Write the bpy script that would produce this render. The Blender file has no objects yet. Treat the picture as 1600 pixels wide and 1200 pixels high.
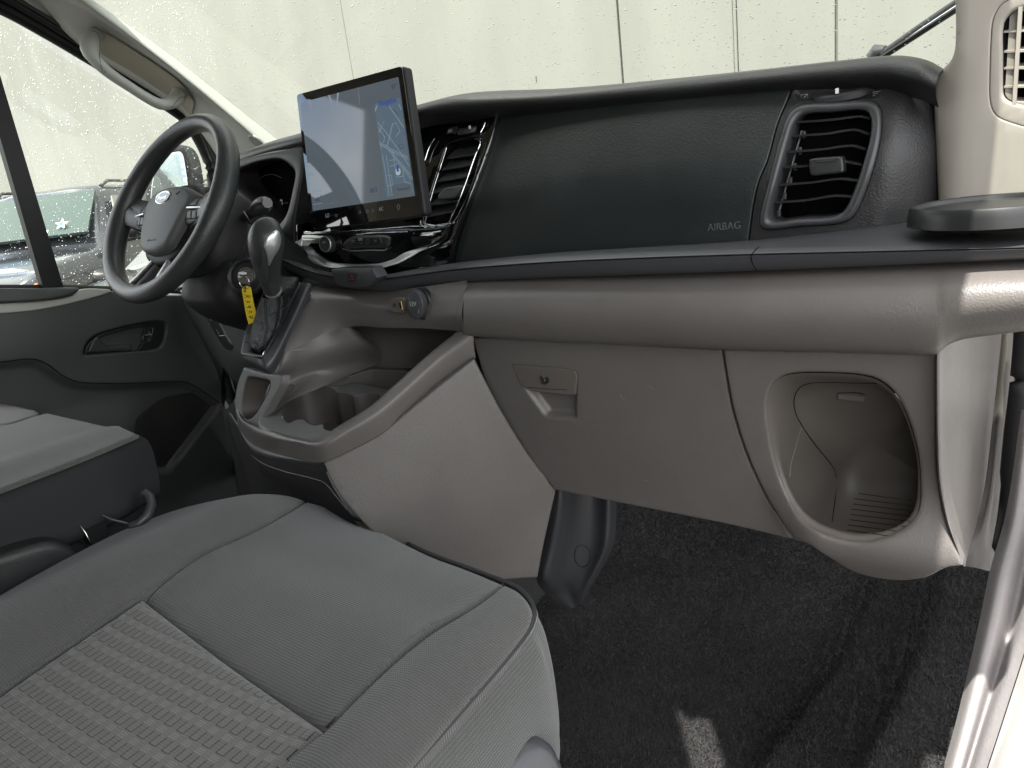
import bpy, math, random
import numpy as np
from mathutils import Vector, Matrix
from mathutils.geometry import delaunay_2d_cdt
from mathutils.bvhtree import BVHTree
random.seed(7)
S = bpy.context.scene
COL = S.collection
R = math.radians

# ------------------------------------------------------------------ camera
FPX = 1120.0                                   # focal length for a 1600 px wide frame
def nrm(v):
    v = np.array(v, float); return v / np.linalg.norm(v)
_up = -nrm((500, 3900, FPX))
_X = nrm((1500, 132, -FPX)); _X = nrm(_X - _up * _X.dot(_up))
_Y = np.cross(_up, _X)
CAM = np.array([0., 0., 1.])
cd = bpy.data.cameras.new('camera'); cam = bpy.data.objects.new('camera', cd); COL.objects.link(cam)
cd.sensor_width = 36; cd.lens = 36 * FPX / 1600; cd.clip_start = .02; cd.clip_end = 2000
# columns: camera x, y, z axes in world coordinates
cam.matrix_world = Matrix(((_X[0], -_X[1], -_X[2], 0), (_Y[0], -_Y[1], -_Y[2], 0), (_up[0], -_up[1], -_up[2], 1), (0, 0, 0, 1)))
S.camera = cam

# ------------------------------------------------------------------ light
S.view_settings.view_transform = 'Standard'; S.view_settings.look = 'None'
S.view_settings.exposure = 1.6; S.view_settings.gamma = 1
W = bpy.data.worlds.new('World'); S.world = W; W.use_nodes = True
SUN_DIR = nrm((.045, -.36, 1.0))                # towards the sun: high, behind the cab
el = math.asin(SUN_DIR[2]); az = math.atan2(SUN_DIR[0], SUN_DIR[1])
wn = W.node_tree; bg = wn.nodes['Background']
sky = wn.nodes.new('ShaderNodeTexSky'); sky.sky_type = 'NISHITA'; sky.sun_disc = False
sky.sun_elevation = el; sky.sun_rotation = az; sky.air_density = 1.2; sky.dust_density = 2.5; sky.ozone_density = 1.0
bg.inputs['Strength'].default_value = .15
# broken cloud over the blue sky
tc = wn.nodes.new('ShaderNodeTexCoord'); nz = wn.nodes.new('ShaderNodeTexNoise'); nz.inputs['Scale'].default_value = 3.2
nz.inputs['Detail'].default_value = 8; nz.inputs['Roughness'].default_value = .55
cr = wn.nodes.new('ShaderNodeValToRGB'); cr.color_ramp.elements[0].position = .36; cr.color_ramp.elements[1].position = .60
mx = wn.nodes.new('ShaderNodeMix'); mx.data_type = 'RGBA'
wn.links.new(tc.outputs['Generated'], nz.inputs['Vector']); wn.links.new(nz.outputs['Fac'], cr.inputs['Fac'])
wn.links.new(cr.outputs['Color'], mx.inputs[0]); wn.links.new(sky.outputs['Color'], mx.inputs[6])
mx.inputs[7].default_value = (10.9, 10.7, 10.15, 1)
wn.links.new(mx.outputs[2], bg.inputs['Color'])
sd = bpy.data.lights.new('sun', 'SUN'); sd.energy = 4.0; sd.angle = R(.6); sd.color = (1, .955, .88)
so = bpy.data.objects.new('sun', sd); COL.objects.link(so); so.location = (3, -3, 8)
so.rotation_euler = Vector(-SUN_DIR).to_track_quat('-Z', 'Y').to_euler()

# ------------------------------------------------------------------ projection helpers
def ray(px, py):
    v = np.array([px - 800, py - 600, FPX]); return np.array([v.dot(_X), v.dot(_Y), v.dot(_up)])
def PY(px, py, y): r = ray(px, py); return CAM + r * (y / r[1])
def PX(px, py, x): r = ray(px, py); return CAM + r * (x / r[0])
def PZ(px, py, z): r = ray(px, py); return CAM + r * ((z - 1) / r[2])
def PR(pts): return [PY(*p) for p in pts]

# ------------------------------------------------------------------ objects and tags
WORLD = {}
def tagit(o, label=None, cat=None, group=None, kind=None):
    if label: o['label'] = label
    if cat: o['category'] = cat
    if group: o['group'] = group
    if kind: o['kind'] = kind
    return o
def thing(name, label, cat, loc, group=None):
    o = bpy.data.objects.new(name, None); COL.objects.link(o); o.location = loc; o.empty_display_size = .05
    WORLD[o.name] = Matrix.Translation(Vector(loc))
    return tagit(o, label, cat, group)
def link(name, me, mat, parent=None, label=None, kind=None):
    o = bpy.data.objects.new(name, me); COL.objects.link(o)
    if mat is not None and not me.materials: me.materials.append(mat)
    WORLD[o.name] = Matrix.Identity(4)
    while parent and parent.parent and parent.parent.parent: parent = parent.parent   # never a fourth level
    if parent:
        o.parent = parent; o.matrix_parent_inverse = WORLD[parent.name].inverted()
    tagit(o, label, None, None, kind)
    return o
def mesh(name, V, F, mat=None, parent=None, smooth=True, label=None, kind=None, sharp=None):
    me = bpy.data.meshes.new(name)
    me.from_pydata([tuple(map(float, v)) for v in V], [], [tuple(map(int, f)) for f in F])
    if smooth: me.polygons.foreach_set('use_smooth', [True] * len(me.polygons))
    me.update()
    if sharp: me.set_sharp_from_angle(angle=R(sharp))
    return link(name, me, mat, parent, label, kind)
class MB:                                        # collects pieces of ONE object
    def __init__(s): s.V = []; s.F = []
    def add(s, V, F):
        n = len(s.V); s.V += [tuple(map(float, v)) for v in V]; s.F += [tuple(i + n for i in f) for f in F]; return s
    def build(s, name, mat, parent=None, smooth=True, label=None, kind=None, sharp=40):
        return mesh(name, s.V, s.F, mat, parent, smooth, label, kind, sharp)

# ------------------------------------------------------------------ curves
def catmull(P, n=6, closed=False):
    P = [np.array(p, float) for p in P]; m = len(P); out = []
    rng = range(m if closed else m - 1)
    for i in rng:
        p1 = P[i]; p2 = P[(i + 1) % m]
        p0 = P[(i - 1) % m] if (closed or i > 0) else 2 * p1 - p2
        p3 = P[(i + 2) % m] if (closed or i < m - 2) else 2 * p2 - p1
        d = np.linalg.norm(p2 - p1) + 1e-9
        t1 = (p2 - p0) * d / (np.linalg.norm(p2 - p1) + np.linalg.norm(p1 - p0) + 1e-9)
        t2 = (p3 - p1) * d / (np.linalg.norm(p3 - p2) + np.linalg.norm(p2 - p1) + 1e-9)
        for k in range(n):
            t = k / n; a = 2 * t**3 - 3 * t**2 + 1; b = t**3 - 2 * t**2 + t; c = -2 * t**3 + 3 * t**2; e = t**3 - t**2
            out.append(a * p1 + b * t1 + c * p2 + e * t2)
    if not closed: out.append(P[-1])
    return out
def outline(pts, n=6):                           # closed outline; a point (x, y, 1) is a sharp corner
    sh = [len(p) > 2 and p[2] for p in pts]
    P = [p[:2] for p in pts]
    if not any(sh): return catmull(P, n, True)
    k = sh.index(1) if 1 in sh else sh.index(True)
    P = P[k:] + P[:k]; sh = sh[k:] + sh[:k]; P.append(P[0]); sh.append(1)
    out = []; run = [P[0]]
    for p, s in zip(P[1:], sh[1:]):
        run.append(p)
        if s:
            out += catmull(run, n if len(run) > 2 else 2 * n)[:-1]; run = [p]
    return out
def resample(P, ds, closed=True):
    P = [np.array(p, float) for p in P]
    if closed: P = P + [P[0]]
    out = []
    for a, b in zip(P[:-1], P[1:]):
        L = np.linalg.norm(b - a)
        if L < 1e-7: continue
        k = max(1, int(math.ceil(L / ds)))
        for i in range(k): out.append(a + (b - a) * i / k)
    return out
def inside(pts, poly):
    x, y = pts[:, 0], pts[:, 1]; c = np.zeros(len(pts), bool); n = len(poly)
    for i in range(n):
        x1, y1 = poly[i]; x2, y2 = poly[(i + 1) % n]
        if y1 == y2: continue
        k = ((y1 > y) != (y2 > y)) & (x < (x2 - x1) * (y - y1) / (y2 - y1) + x1); c ^= k
    return c
def dist(pts, polys):
    D = np.full(len(pts), 1e9)
    for poly in polys:
        A = np.array(poly); B = np.roll(A, -1, 0); d = B - A; L = (d**2).sum(1) + 1e-12
        for i in range(0, len(pts), 4000):
            q = pts[i:i + 4000, None] - A[None]; t = np.clip((q * d).sum(2) / L, 0, 1)
            D[i:i + 4000] = np.minimum(D[i:i + 4000], np.sqrt(((q - t[..., None] * d)**2).sum(2)).min(1))
    return D
def sstep(x): x = np.clip(x, 0, 1); return x * x * (3 - 2 * x)

# ------------------------------------------------------------------ frames and slabs
class Frame:
    def __init__(s, o, U, V, N, h=lambda u, v: 0 * u):
        s.o = np.array(o, float); s.U = np.array(U, float); s.V = np.array(V, float); s.N = np.array(N, float); s.h = h
        s.M = np.linalg.inv(np.stack([s.U, s.V, s.N], 1))
    def pix(s, px, py, up=0.):
        r = s.M @ ray(px, py); c = s.M @ (CAM - s.o); n = 0.
        T = np.geomspace(.00015, .004, 240); g = c[2] + r[2] * T - up - s.h(c[0] + r[0] * T, c[1] + r[1] * T)
        k = np.nonzero((g[:-1] > 0) & (g[1:] <= 0))[0]
        if len(k):
            a, b = T[k[0]], T[k[0] + 1]
            for _ in range(22):
                m = (a + b) / 2
                if c[2] + r[2] * m - up - float(s.h(np.array(c[0] + r[0] * m), np.array(c[1] + r[1] * m))) > 0: a = m
                else: b = m
            return np.array([c[0] + r[0] * a, c[1] + r[1] * a])
        for _ in range(30):
            t = (n + up - c[2]) / r[2]; u = c[0] + r[0] * t; v = c[1] + r[1] * t
            n = .5 * n + .5 * float(s.h(np.array(u), np.array(v)))
        return np.array([u, v])
    def pt(s, u, v, up=0.):
        return s.o + s.U * u + s.V * v + s.N * (float(s.h(np.array(u), np.array(v))) + up)
    def P(s, px, py, up=0.): return s.pt(*s.pix(px, py, up), up)
    def off(s, h): return Frame(s.o, s.U, s.V, s.N, h)
def yframe(F): return Frame((0, 0, 0), (1, 0, 0), (0, 0, 1), (0, -1, 0), lambda u, v: -F(u, v))
def zframe(F): return Frame((0, 0, 0), (1, 0, 0), (0, 1, 0), (0, 0, 1), F)
def xframe(F, s=1): return Frame((0, 0, 0), (0, 1, 0), (0, 0, 1), (s, 0, 0), lambda u, v: s * F(u, v))
def pframe(a, b, c, h=lambda u, v: 0 * u):       # plane through three points, u from a to b, facing the camera
    a, b, c = map(np.array, (a, b, c)); U = nrm(b - a); N = nrm(np.cross(U, c - a))
    if N.dot(CAM - a) < 0: N = -N
    V = np.cross(N, U); return Frame(a, U, V, N, h)

def slab(name, mat, parent, fr, out, holes=(), r=.004, t=.012, hw=True, step=.012, feats=(), up=0., uv=False, holer=None, label=None, n=6, kind=None, extra=None):
    """raised panel on frame fr: outline in pixels, edges rounded with radius r, side walls t deep.
    feats: (outline_px, depth, width) dents (depth > 0) or bosses"""
    cv = (lambda L: [np.array(q) for q in L]) if uv else (lambda L: [fr.pix(q[0], q[1], up) for q in L])
    ds = min(step, max(r * 1.6, .003))
    o2 = resample(cv(outline(out, n)), ds)
    h2 = [resample(cv(outline(h, n)), ds) for h in holes]
    polys = [o2] + h2
    fe = [(np.array(cv(outline(f[0], n))), f[1], f[2]) for f in feats]
    pts = []; edges = []
    for L in polys:
        b = len(pts); pts += L; edges += [(b + i, b + (i + 1) % len(L)) for i in range(len(L))]
    A = np.array(o2); lo = A.min(0); hi = A.max(0); hr = holer if holer is not None else r
    def D(q):
        d = dist(q, [o2]) / max(r, 1e-6)
        if h2: d = np.minimum(d, dist(q, h2) / max(hr, 1e-6))
        return d
    ex = []
    for L, rr, sg in [(o2, r, 1)] + [(h, hr, -1) for h in h2]:
        if rr < .0008: continue
        B = np.array(L); T = np.roll(B, -1, 0) - np.roll(B, 1, 0); T /= np.linalg.norm(T, axis=1)[:, None] + 1e-9
        Nn = np.stack([-T[:, 1], T[:, 0]], 1)
        ar = (B[:, 0] * np.roll(B[:, 1], -1) - np.roll(B[:, 0], -1) * B[:, 1]).sum()
        if ar * sg < 0: Nn = -Nn
        for k in (.1, .3, .6, 1.): ex.append(B + Nn * rr * k)
    def grid(lo, hi, st):
        gx = np.arange(lo[0], hi[0] + st, st); gy = np.arange(lo[1], hi[1] + st, st)
        g = np.stack(np.meshgrid(gx, gy), -1).reshape(-1, 2); g[::2, 1] += st * .01; return g
    g = grid(lo, hi, step)
    for P_, dp, w in fe:
        l2 = P_.min(0) - .003; h_ = P_.max(0) + .003; st = max(min(w * .28, step), .0018)
        g = g[~((g > l2).all(1) & (g < h_).all(1))]; ex.append(grid(l2, h_, st))
    ex.append(g); q = np.concatenate(ex); q = q[inside(q, o2)]
    for h in h2: q = q[~inside(q, h)]
    dq = D(q); k = np.arange(len(q))
    q = q[dq > .08] if r > .0008 else q[dist(q, polys) > step * .3]
    pts += list(q)
    v, e, f, *_ = delaunay_2d_cdt([Vector(p) for p in pts], edges, [], 0, 1e-6)
    V = np.array([tuple(p) for p in v]); f = np.array([t_ for t_ in f if len(t_) == 3]); c = V[f].mean(1)
    k = inside(c, o2)
    for h in h2: k &= ~inside(c, h)
    f = f[k]
    d = np.clip(D(V), 0, 1); rr = np.full(len(V), r)
    if h2 and hr != r: rr = np.where(dist(V, h2) < hr * 1.01, hr, r)
    H = np.array(fr.h(V[:, 0], V[:, 1])) + up - rr * (1 - np.sqrt(np.clip(1 - (1 - d)**2, 0, 1)))
    for P_, dp, w in fe:
        i = inside(V, P_); H = H - np.where(i, dp * sstep(dist(V, [P_]) / w), 0)
    if extra is not None: H = H + extra(V[:, 0], V[:, 1])
    W3 = fr.o + V[:, :1] * fr.U + V[:, 1:] * fr.V + H[:, None] * fr.N
    tri = []
    for a, b, c_ in f:
        cr_ = (V[b][0] - V[a][0]) * (V[c_][1] - V[a][1]) - (V[b][1] - V[a][1]) * (V[c_][0] - V[a][0])
        tri.append((a, b, c_) if cr_ > 0 else (a, c_, b))
    if np.cross(fr.U, fr.V).dot(fr.N) < 0: tri = [x[::-1] for x in tri]
    Vv = [tuple(p) for p in W3]; cnt = {}
    for a, b, c_ in tri:
        for p, q_ in ((a, b), (b, c_), (c_, a)): cnt[(p, q_)] = 1
    bd = [(p, q_) for p, q_ in cnt if (q_, p) not in cnt]; mp = {}
    def dn(i, lvl):
        key = (i, lvl)
        if key not in mp: mp[key] = len(Vv); Vv.append(tuple(W3[i] - fr.N * (t if lvl else 0)))
        return mp[key]
    F = [tuple(x) for x in tri]
    if t > 0:
        if h2 and not hw:
            hv = set(np.nonzero(dist(V, h2) < 1e-5)[0].tolist()); bd = [e_ for e_ in bd if not (e_[0] in hv and e_[1] in hv)]
        for p, q_ in bd: F.append((q_, p, dn(p, 1), dn(q_, 1)) if r > .002 else (dn(q_, 0), dn(p, 0), dn(p, 1), dn(q_, 1)))
    ob = mesh(name, Vv, F, mat, parent, True, label, kind, sharp=50)
    return ob

def loft(name, mat, parent, rows, nu=4, nv=4, closed_v=False, label=None, kind=None, sharp=None, cap=False, flip=False):
    """rows of world points, equal counts; smooth in both directions"""
    G = [catmull(r, nu) if nu > 1 else [np.array(p) for p in r] for r in rows]
    C = [catmull([g[i] for g in G], nv, closed_v) if nv > 1 else [g[i] for g in G] for i in range(len(G[0]))]
    m = len(C); k = len(C[0]); V = [C[i][j] for i in range(m) for j in range(k)]; F = []
    for i in range(m - 1):
        for j in range(k if closed_v else k - 1):
            F.append((i * k + j, (i + 1) * k + j, (i + 1) * k + (j + 1) % k, i * k + (j + 1) % k))
    if cap and closed_v: F += [tuple(range(k)), tuple(range((m - 1) * k, m * k))[::-1]]
    if flip: F = [f[::-1] for f in F]
    return mesh(name, V, F, mat, parent, True, label, kind, sharp)
def rings(name, mat, parent, loops, n=5, cap=False, nv=3, label=None, sharp=None, kind=None, capstart=False, flip=False, raw=False):
    L = [catmull(l, n, True) if n > 1 else [np.array(p) for p in l] for l in loops]
    m = len(L[0]); C = [catmull([l[i] for l in L], nv) if nv > 1 else [l[i] for l in L] for i in range(m)]; k = len(C[0])
    V = [C[i][j] for j in range(k) for i in range(m)]
    F = [(j * m + i, j * m + (i + 1) % m, (j + 1) * m + (i + 1) % m, (j + 1) * m + i) for j in range(k - 1) for i in range(m)]
    def fan(b):
        c = sum(np.array(V[b + i]) for i in range(m)) / m; V.append(c); ci = len(V) - 1
        return [(b + i, b + (i + 1) % m, ci) for i in range(m)]
    if cap: F += fan((k - 1) * m)
    if capstart: F += [f[::-1] for f in fan(0)]
    if flip: F = [f[::-1] for f in F]
    if raw: return V, F
    return mesh(name, V, F, mat, parent, True, label, kind, sharp)
def tubeVF(P, r, closed=False, seg=8, flat=1., nrmv=None):
    P = [np.array(p, float) for p in P]; m = len(P); V = []; F = []
    rs = r if hasattr(r, '__len__') else [r] * m; ref = np.array([0, 0, 1.]) if nrmv is None else np.array(nrmv, float)
    for i in range(m):
        a = P[(i - 1) % m] if (closed or i) else P[i]; b = P[(i + 1) % m] if (closed or i < m - 1) else P[i]
        T = nrm(b - a); s = np.cross(T, ref)
        if np.linalg.norm(s) < .05: s = np.cross(T, (1, 0, 0))
        s = nrm(s); w = np.cross(s, T)
        for k in range(seg):
            an = 2 * math.pi * k / seg; V.append(P[i] + rs[i] * (math.cos(an) * s + flat * math.sin(an) * w))
    for i in range(m if closed else m - 1):
        for k in range(seg):
            j = (i + 1) % m; F.append((i * seg + k, i * seg + (k + 1) % seg, j * seg + (k + 1) % seg, j * seg + k))
    if not closed: F += [tuple(range(seg))[::-1], tuple(range((m - 1) * seg, m * seg))]
    return V, F
def tube(name, mat, parent, P, r, closed=False, seg=8, flat=1., nrmv=None, label=None, sharp=60, kind=None):
    V, F = tubeVF(P, r, closed, seg, flat, nrmv); return mesh(name, V, F, mat, parent, True, label, kind, sharp)
def boxVF(c, sx, sy, sz, ax=None, b=.0):
    ax = np.eye(3) if ax is None else np.array(ax); c = np.array(c, float); h = np.array([sx, sy, sz]) / 2
    b = min(b, h.min() * .95); V = []; F = []
    if b <= 0:
        V = [c + ax[0] * h[0] * i + ax[1] * h[1] * j + ax[2] * h[2] * k for i in (-1, 1) for j in (-1, 1) for k in (-1, 1)]
        return V, [(0, 1, 3, 2), (4, 6, 7, 5), (0, 4, 5, 1), (2, 3, 7, 6), (0, 2, 6, 4), (1, 5, 7, 3)]
    idx = {}
    for i in (-1, 1):
        for j in (-1, 1):
            for k in (-1, 1):
                for a in range(3):
                    d = h - b; d[a] = h[a]; idx[(i, j, k, a)] = len(V)
                    V.append(c + ax[0] * d[0] * i + ax[1] * d[1] * j + ax[2] * d[2] * k)
    for a in range(3):
        o = [x for x in range(3) if x != a]
        for s in (-1, 1):
            q = []
            for u, w in ((-1, -1), (1, -1), (1, 1), (-1, 1)):
                k = [0, 0, 0]; k[a] = s; k[o[0]] = u; k[o[1]] = w; q.append(idx[(*k, a)])
            F.append(tuple(q) if (s > 0) == (a != 1) else tuple(q[::-1]))
    for a in range(3):
        o = [x for x in range(3) if x != a]
        for u in (-1, 1):
            for w in (-1, 1):
                k0 = [0, 0, 0]; k0[o[0]] = u; k0[o[1]] = w; k1 = list(k0); k0[a] = -1; k1[a] = 1
                F.append((idx[(*k0, o[0])], idx[(*k1, o[0])], idx[(*k1, o[1])], idx[(*k0, o[1])]))
    for i in (-1, 1):
        for j in (-1, 1):
            for k in (-1, 1): F.append(tuple(idx[(i, j, k, a)] for a in range(3)))
    return V, F
def box(name, mat, parent, c, sx, sy, sz, ax=None, b=.0, label=None, kind=None):
    V, F = boxVF(c, sx, sy, sz, ax, b); o = mesh(name, V, F, mat, parent, b > 0, label, kind, 35)
    import bmesh
    bm = bmesh.new(); bm.from_mesh(o.data); bmesh.ops.recalc_face_normals(bm, faces=bm.faces); bm.to_mesh(o.data); bm.free(); return o
def discVF(c, N, U, prof, seg=32, sx=1., sy=1.):    # lathe about N: prof = [(radius, height)...]
    c = np.array(c, float); N = nrm(N); U = nrm(np.array(U) - N * np.dot(U, N)); Vv = np.cross(N, U); V = []; F = []
    for r_, h_ in prof:
        for k in range(seg):
            a = 2 * math.pi * k / seg; V.append(c + N * h_ + r_ * (sx * math.cos(a) * U + sy * math.sin(a) * Vv))
    for i in range(len(prof) - 1):
        for k in range(seg): F.append((i * seg + k, i * seg + (k + 1) % seg, (i + 1) * seg + (k + 1) % seg, (i + 1) * seg + k))
    if prof[-1][0] > 1e-5: F.append(tuple(range((len(prof) - 1) * seg, len(prof) * seg)))
    return V, F
def disc(name, mat, parent, c, N, U, prof, seg=32, sx=1., sy=1., label=None):
    return mesh(name, *discVF(c, N, U, prof, seg, sx, sy), mat, parent, True, label, None, 35)
def text(name, s, mat, parent, p0, p1, N, hscale=1., depth=.0004, up=None):
    cu = bpy.data.curves.new('t', 'FONT'); cu.body = s; cu.extrude = .02; cu.align_x = 'LEFT'; cu.resolution_u = 3
    ob = bpy.data.objects.new('t', cu); COL.objects.link(ob); bpy.context.view_layer.update()
    me = bpy.data.meshes.new_from_object(ob.evaluated_get(bpy.context.evaluated_depsgraph_get()))
    bpy.data.objects.remove(ob); bpy.data.curves.remove(cu)
    n = len(me.vertices); A = np.zeros(n * 3); me.vertices.foreach_get('co', A); A = A.reshape(-1, 3)
    w = A[:, 0].max() - A[:, 0].min(); p0 = np.array(p0); p1 = np.array(p1); U = (p1 - p0) / w; L = np.linalg.norm(U); N = nrm(N)
    Vd = np.cross(N, nrm(U)) if up is None else nrm(up)
    B = p0 + (A[:, :1] - A[:, 0].min()) * U + A[:, 1:2] * Vd * L * hscale + (A[:, 2:3] / .02) * N * depth
    me.vertices.foreach_set('co', B.ravel()); me.update(); me.name = name
    return link(name, me, mat, parent)
BV = {}
def hit(obs, px, py, lift=0.):
    obs = obs if isinstance(obs, (list, tuple)) else [obs]; best = None; d = Vector(nrm(ray(px, py)))
    for o in obs:
        if o.name not in BV: BV[o.name] = BVHTree.FromPolygons([v.co.copy() for v in o.data.vertices], [tuple(p.vertices) for p in o.data.polygons])
        h = BV[o.name].ray_cast(Vector(CAM), d)
        if h[0] is not None and (best is None or h[3] < best[3]): best = h
    if best is None: return None, None
    n_ = np.array(best[1]); n_ = -n_ if n_.dot(np.array(d)) > 0 else n_
    return np.array(best[0]) + n_ * lift, n_
def line_on(name, mat, parent, obs, pts, r=.0007, lift=.0, n=6, seg=5, closed=False, label=None):
    P = [hit(obs, p[0], p[1], lift)[0] for p in catmull(pts, n, closed)]; P = [p for p in P if p is not None]
    if len(P) < 2: print('MISS', name, pts[0]); return None
    return tube(name, mat, parent, P, r, closed, seg, label=label)
def text_on(s, mat, parent, obs, a, b, hs=1., name='lettering', depth=.0004, lift=.0002):
    p, n1 = hit(obs, *a, lift); q, n2 = hit(obs, *b, lift)
    if p is None or q is None: print('MISS text', s); return
    return text(name, s, mat, parent, p, q, n1, hs, depth)
def patch(name, mat, parent, P3, lift=0., th=.001, label=None):   # small convex polygon with thickness
    P3 = [np.array(p) for p in P3]; N = nrm(np.cross(P3[1] - P3[0], P3[-1] - P3[0]))
    if N.dot(CAM - P3[0]) < 0: N = -N; P3 = P3[::-1]
    k = len(P3); V = [p + N * lift for p in P3] + [p + N * (lift - th) for p in P3]
    F = [tuple(range(k))] + [(i, i + k, (i + 1) % k + k, (i + 1) % k) for i in range(k)]
    return mesh(name, V, F, mat, parent, False, label)

# ------------------------------------------------------------------ materials
def mat(name, col, rough=.5, bump=None, spec=.5, metal=0., var=0., coat=0., sheen=0., emit=None, detail=3., noise2=None):
    m = bpy.data.materials.new(name); m.use_nodes = True; nt = m.node_tree; b = nt.nodes['Principled BSDF']
    b.inputs['Base Color'].default_value = (*col, 1); b.inputs['Roughness'].default_value = rough
    b.inputs['Specular IOR Level'].default_value = spec; b.inputs['Metallic'].default_value = metal
    b.inputs['Coat Weight'].default_value = coat; b.inputs['Coat Roughness'].default_value = .03
    b.inputs['Sheen Weight'].default_value = sheen; b.inputs['Sheen Roughness'].default_value = .5
    if emit: b.inputs['Emission Color'].default_value = (*emit[0], 1); b.inputs['Emission Strength'].default_value = emit[1]
    tc = nt.nodes.new('ShaderNodeTexCoord'); h = None
    if bump:                                      # (kind, scale, strength, distance)
        kind, sc, st, dd = bump; bn = nt.nodes.new('ShaderNodeBump'); bn.inputs['Strength'].default_value = st; bn.inputs['Distance'].default_value = dd
        if kind == 'leather':
            v = nt.nodes.new('ShaderNodeTexVoronoi'); v.feature = 'SMOOTH_F1'; v.inputs['Scale'].default_value = sc
            nn = nt.nodes.new('ShaderNodeTexNoise'); nn.inputs['Scale'].default_value = sc * .8; nn.inputs['Detail'].default_value = 1
            ad = nt.nodes.new('ShaderNodeMath'); ad.operation = 'MULTIPLY_ADD'; ad.inputs[2].default_value = 0
            nt.links.new(tc.outputs['Object'], v.inputs['Vector']); nt.links.new(tc.outputs['Object'], nn.inputs['Vector'])
            nt.links.new(v.outputs['Distance'], ad.inputs[0]); nt.links.new(nn.outputs['Fac'], ad.inputs[1]); nt.links.new(ad.outputs[0], bn.inputs['Height'])
        else:
            nn = nt.nodes.new('ShaderNodeTexNoise'); nn.inputs['Scale'].default_value = sc; nn.inputs['Detail'].default_value = detail
            nt.links.new(tc.outputs['Object'], nn.inputs['Vector']); nt.links.new(nn.outputs['Fac'], bn.inputs['Height'])
        nt.links.new(bn.outputs[0], b.inputs['Normal'])
    if var:                                       # soft dirt and handling marks
        n2 = nt.nodes.new('ShaderNodeTexNoise'); n2.inputs['Scale'].default_value = 9; n2.inputs['Detail'].default_value = 9; n2.inputs['Roughness'].default_value = .7
        mr = nt.nodes.new('ShaderNodeMapRange'); mr.inputs['From Min'].default_value = .3; mr.inputs['From Max'].default_value = .7
        mr.inputs['To Min'].default_value = 1 - var; mr.inputs['To Max'].default_value = 1 + var
        vm = nt.nodes.new('ShaderNodeVectorMath'); vm.operation = 'SCALE'; vm.inputs[0].default_value = col
        nt.links.new(tc.outputs['Object'], n2.inputs['Vector']); nt.links.new(n2.outputs['Fac'], mr.inputs['Value'])
        nt.links.new(mr.outputs[0], vm.inputs['Scale']); nt.links.new(vm.outputs[0], b.inputs['Base Color'])
        m2 = nt.nodes.new('ShaderNodeMapRange'); m2.inputs['From Min'].default_value = .3; m2.inputs['From Max'].default_value = .7
        m2.inputs['To Min'].default_value = rough - .06; m2.inputs['To Max'].default_value = min(1, rough + .08)
        nt.links.new(n2.outputs['Fac'], m2.inputs['Value']); nt.links.new(m2.outputs[0], b.inputs['Roughness'])
    return m
M = {}
M['black'] = mat('black_grained_plastic', (.015, .0185, .019), .40, ('leather', 560, .7, .0008), .6, var=.08)
M['black_soft'] = mat('dark_soft_plastic', (.019, .019, .020), .44, ('leather', 520, .7, .0008), .5, var=.08)
M['black_smooth'] = mat('smooth_black_plastic', (.018, .019, .02), .38, ('noise', 900, .1, .0003), .45)
M['black_satin'] = mat('satin_charcoal_plastic', (.045, .046, .05), .36, ('noise', 1300, .12, .0003), .5)
M['shroud'] = mat('matte_black_column_plastic', (.012, .012, .013), .55, ('leather', 700, .3, .0005), .35)
M['taupe'] = mat('taupe_grained_plastic', (.116, .107, .101), .38, ('leather', 560, .6, .0007), .5, var=.05)
M['taupe_s'] = mat('taupe_fine_plastic', (.105, .094, .085), .46, ('noise', 1100, .12, .0004), .4, var=.05)
M['grey_rubber'] = mat('grey_tray_insert', (.14, .142, .136), .5, ('noise', 900, .1, .0003), .4, var=.06)
M['beige'] = mat('warm_grey_pillar_plastic', (.35, .325, .29), .52, ('noise', 900, .18, .0004), .35, var=.02)
M['beige_d'] = mat('headliner_fabric', (.4, .37, .3), .8, ('noise', 700, .2, .0004), .2)
M['handle_grey'] = mat('grab_handle_plastic', (.44, .45, .415), .48, ('noise', 800, .1, .0004), .4)
M['door'] = mat('dark_door_plastic', (.056, .062, .061), .46, ('leather', 420, .6, .0009), .5, var=.06)
M['door_d'] = mat('darker_door_lower_plastic', (.028, .031, .031), .55, ('leather', 560, .3, .0005), .4, var=.06)
M['gloss'] = mat('piano_black', (.004, .004, .0045), .04, None, .7, coat=1.)
M['chrome'] = mat('satin_chrome', (.72, .74, .76), .16, None, .5, 1.)
M['silver'] = mat('satin_silver', (.72, .73, .73), .32, ('noise', 500, .03, .0003), .5, .85)
M['steel'] = mat('bright_steel', (.6, .6, .6), .25, None, .5, 1.)
M['rubber'] = mat('black_rubber_seal', (.01, .01, .011), .5, ('noise', 300, .1, .0005), .4)
M['wheel'] = mat('steering_wheel_urethane', (.030, .033, .034), .38, ('leather', 420, .7, .001), .5)
M['hub'] = mat('wheel_hub_plastic', (.085, .09, .09), .5, ('leather', 700, .25, .0004), .4)
M['leather'] = mat('black_gaiter_leather', (.008, .008, .009), .5, ('noise', 55, .9, .006), .22)
M['void'] = mat('vent_depth_black', (.003, .003, .003), .9, None, .05)
M['dark'] = mat('dark_seam', (.006, .006, .006), .8, None, .2)
M['seam_taupe'] = mat('taupe_seam_shadow_gap', (.03, .027, .025), .8, None, .2)
M['white_ink'] = mat('white_print', (.75, .76, .78), .5, None, .3)
M['grey_ink'] = mat('grey_print', (.3, .31, .32), .5, None, .3)
M['red_ink'] = mat('red_print', (.55, .05, .03), .5, None, .3)
M['yellow'] = mat('yellow_tag_plastic', (.72, .54, .03), .4, ('noise', 200, .2, .001), .5, var=.1)
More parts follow.
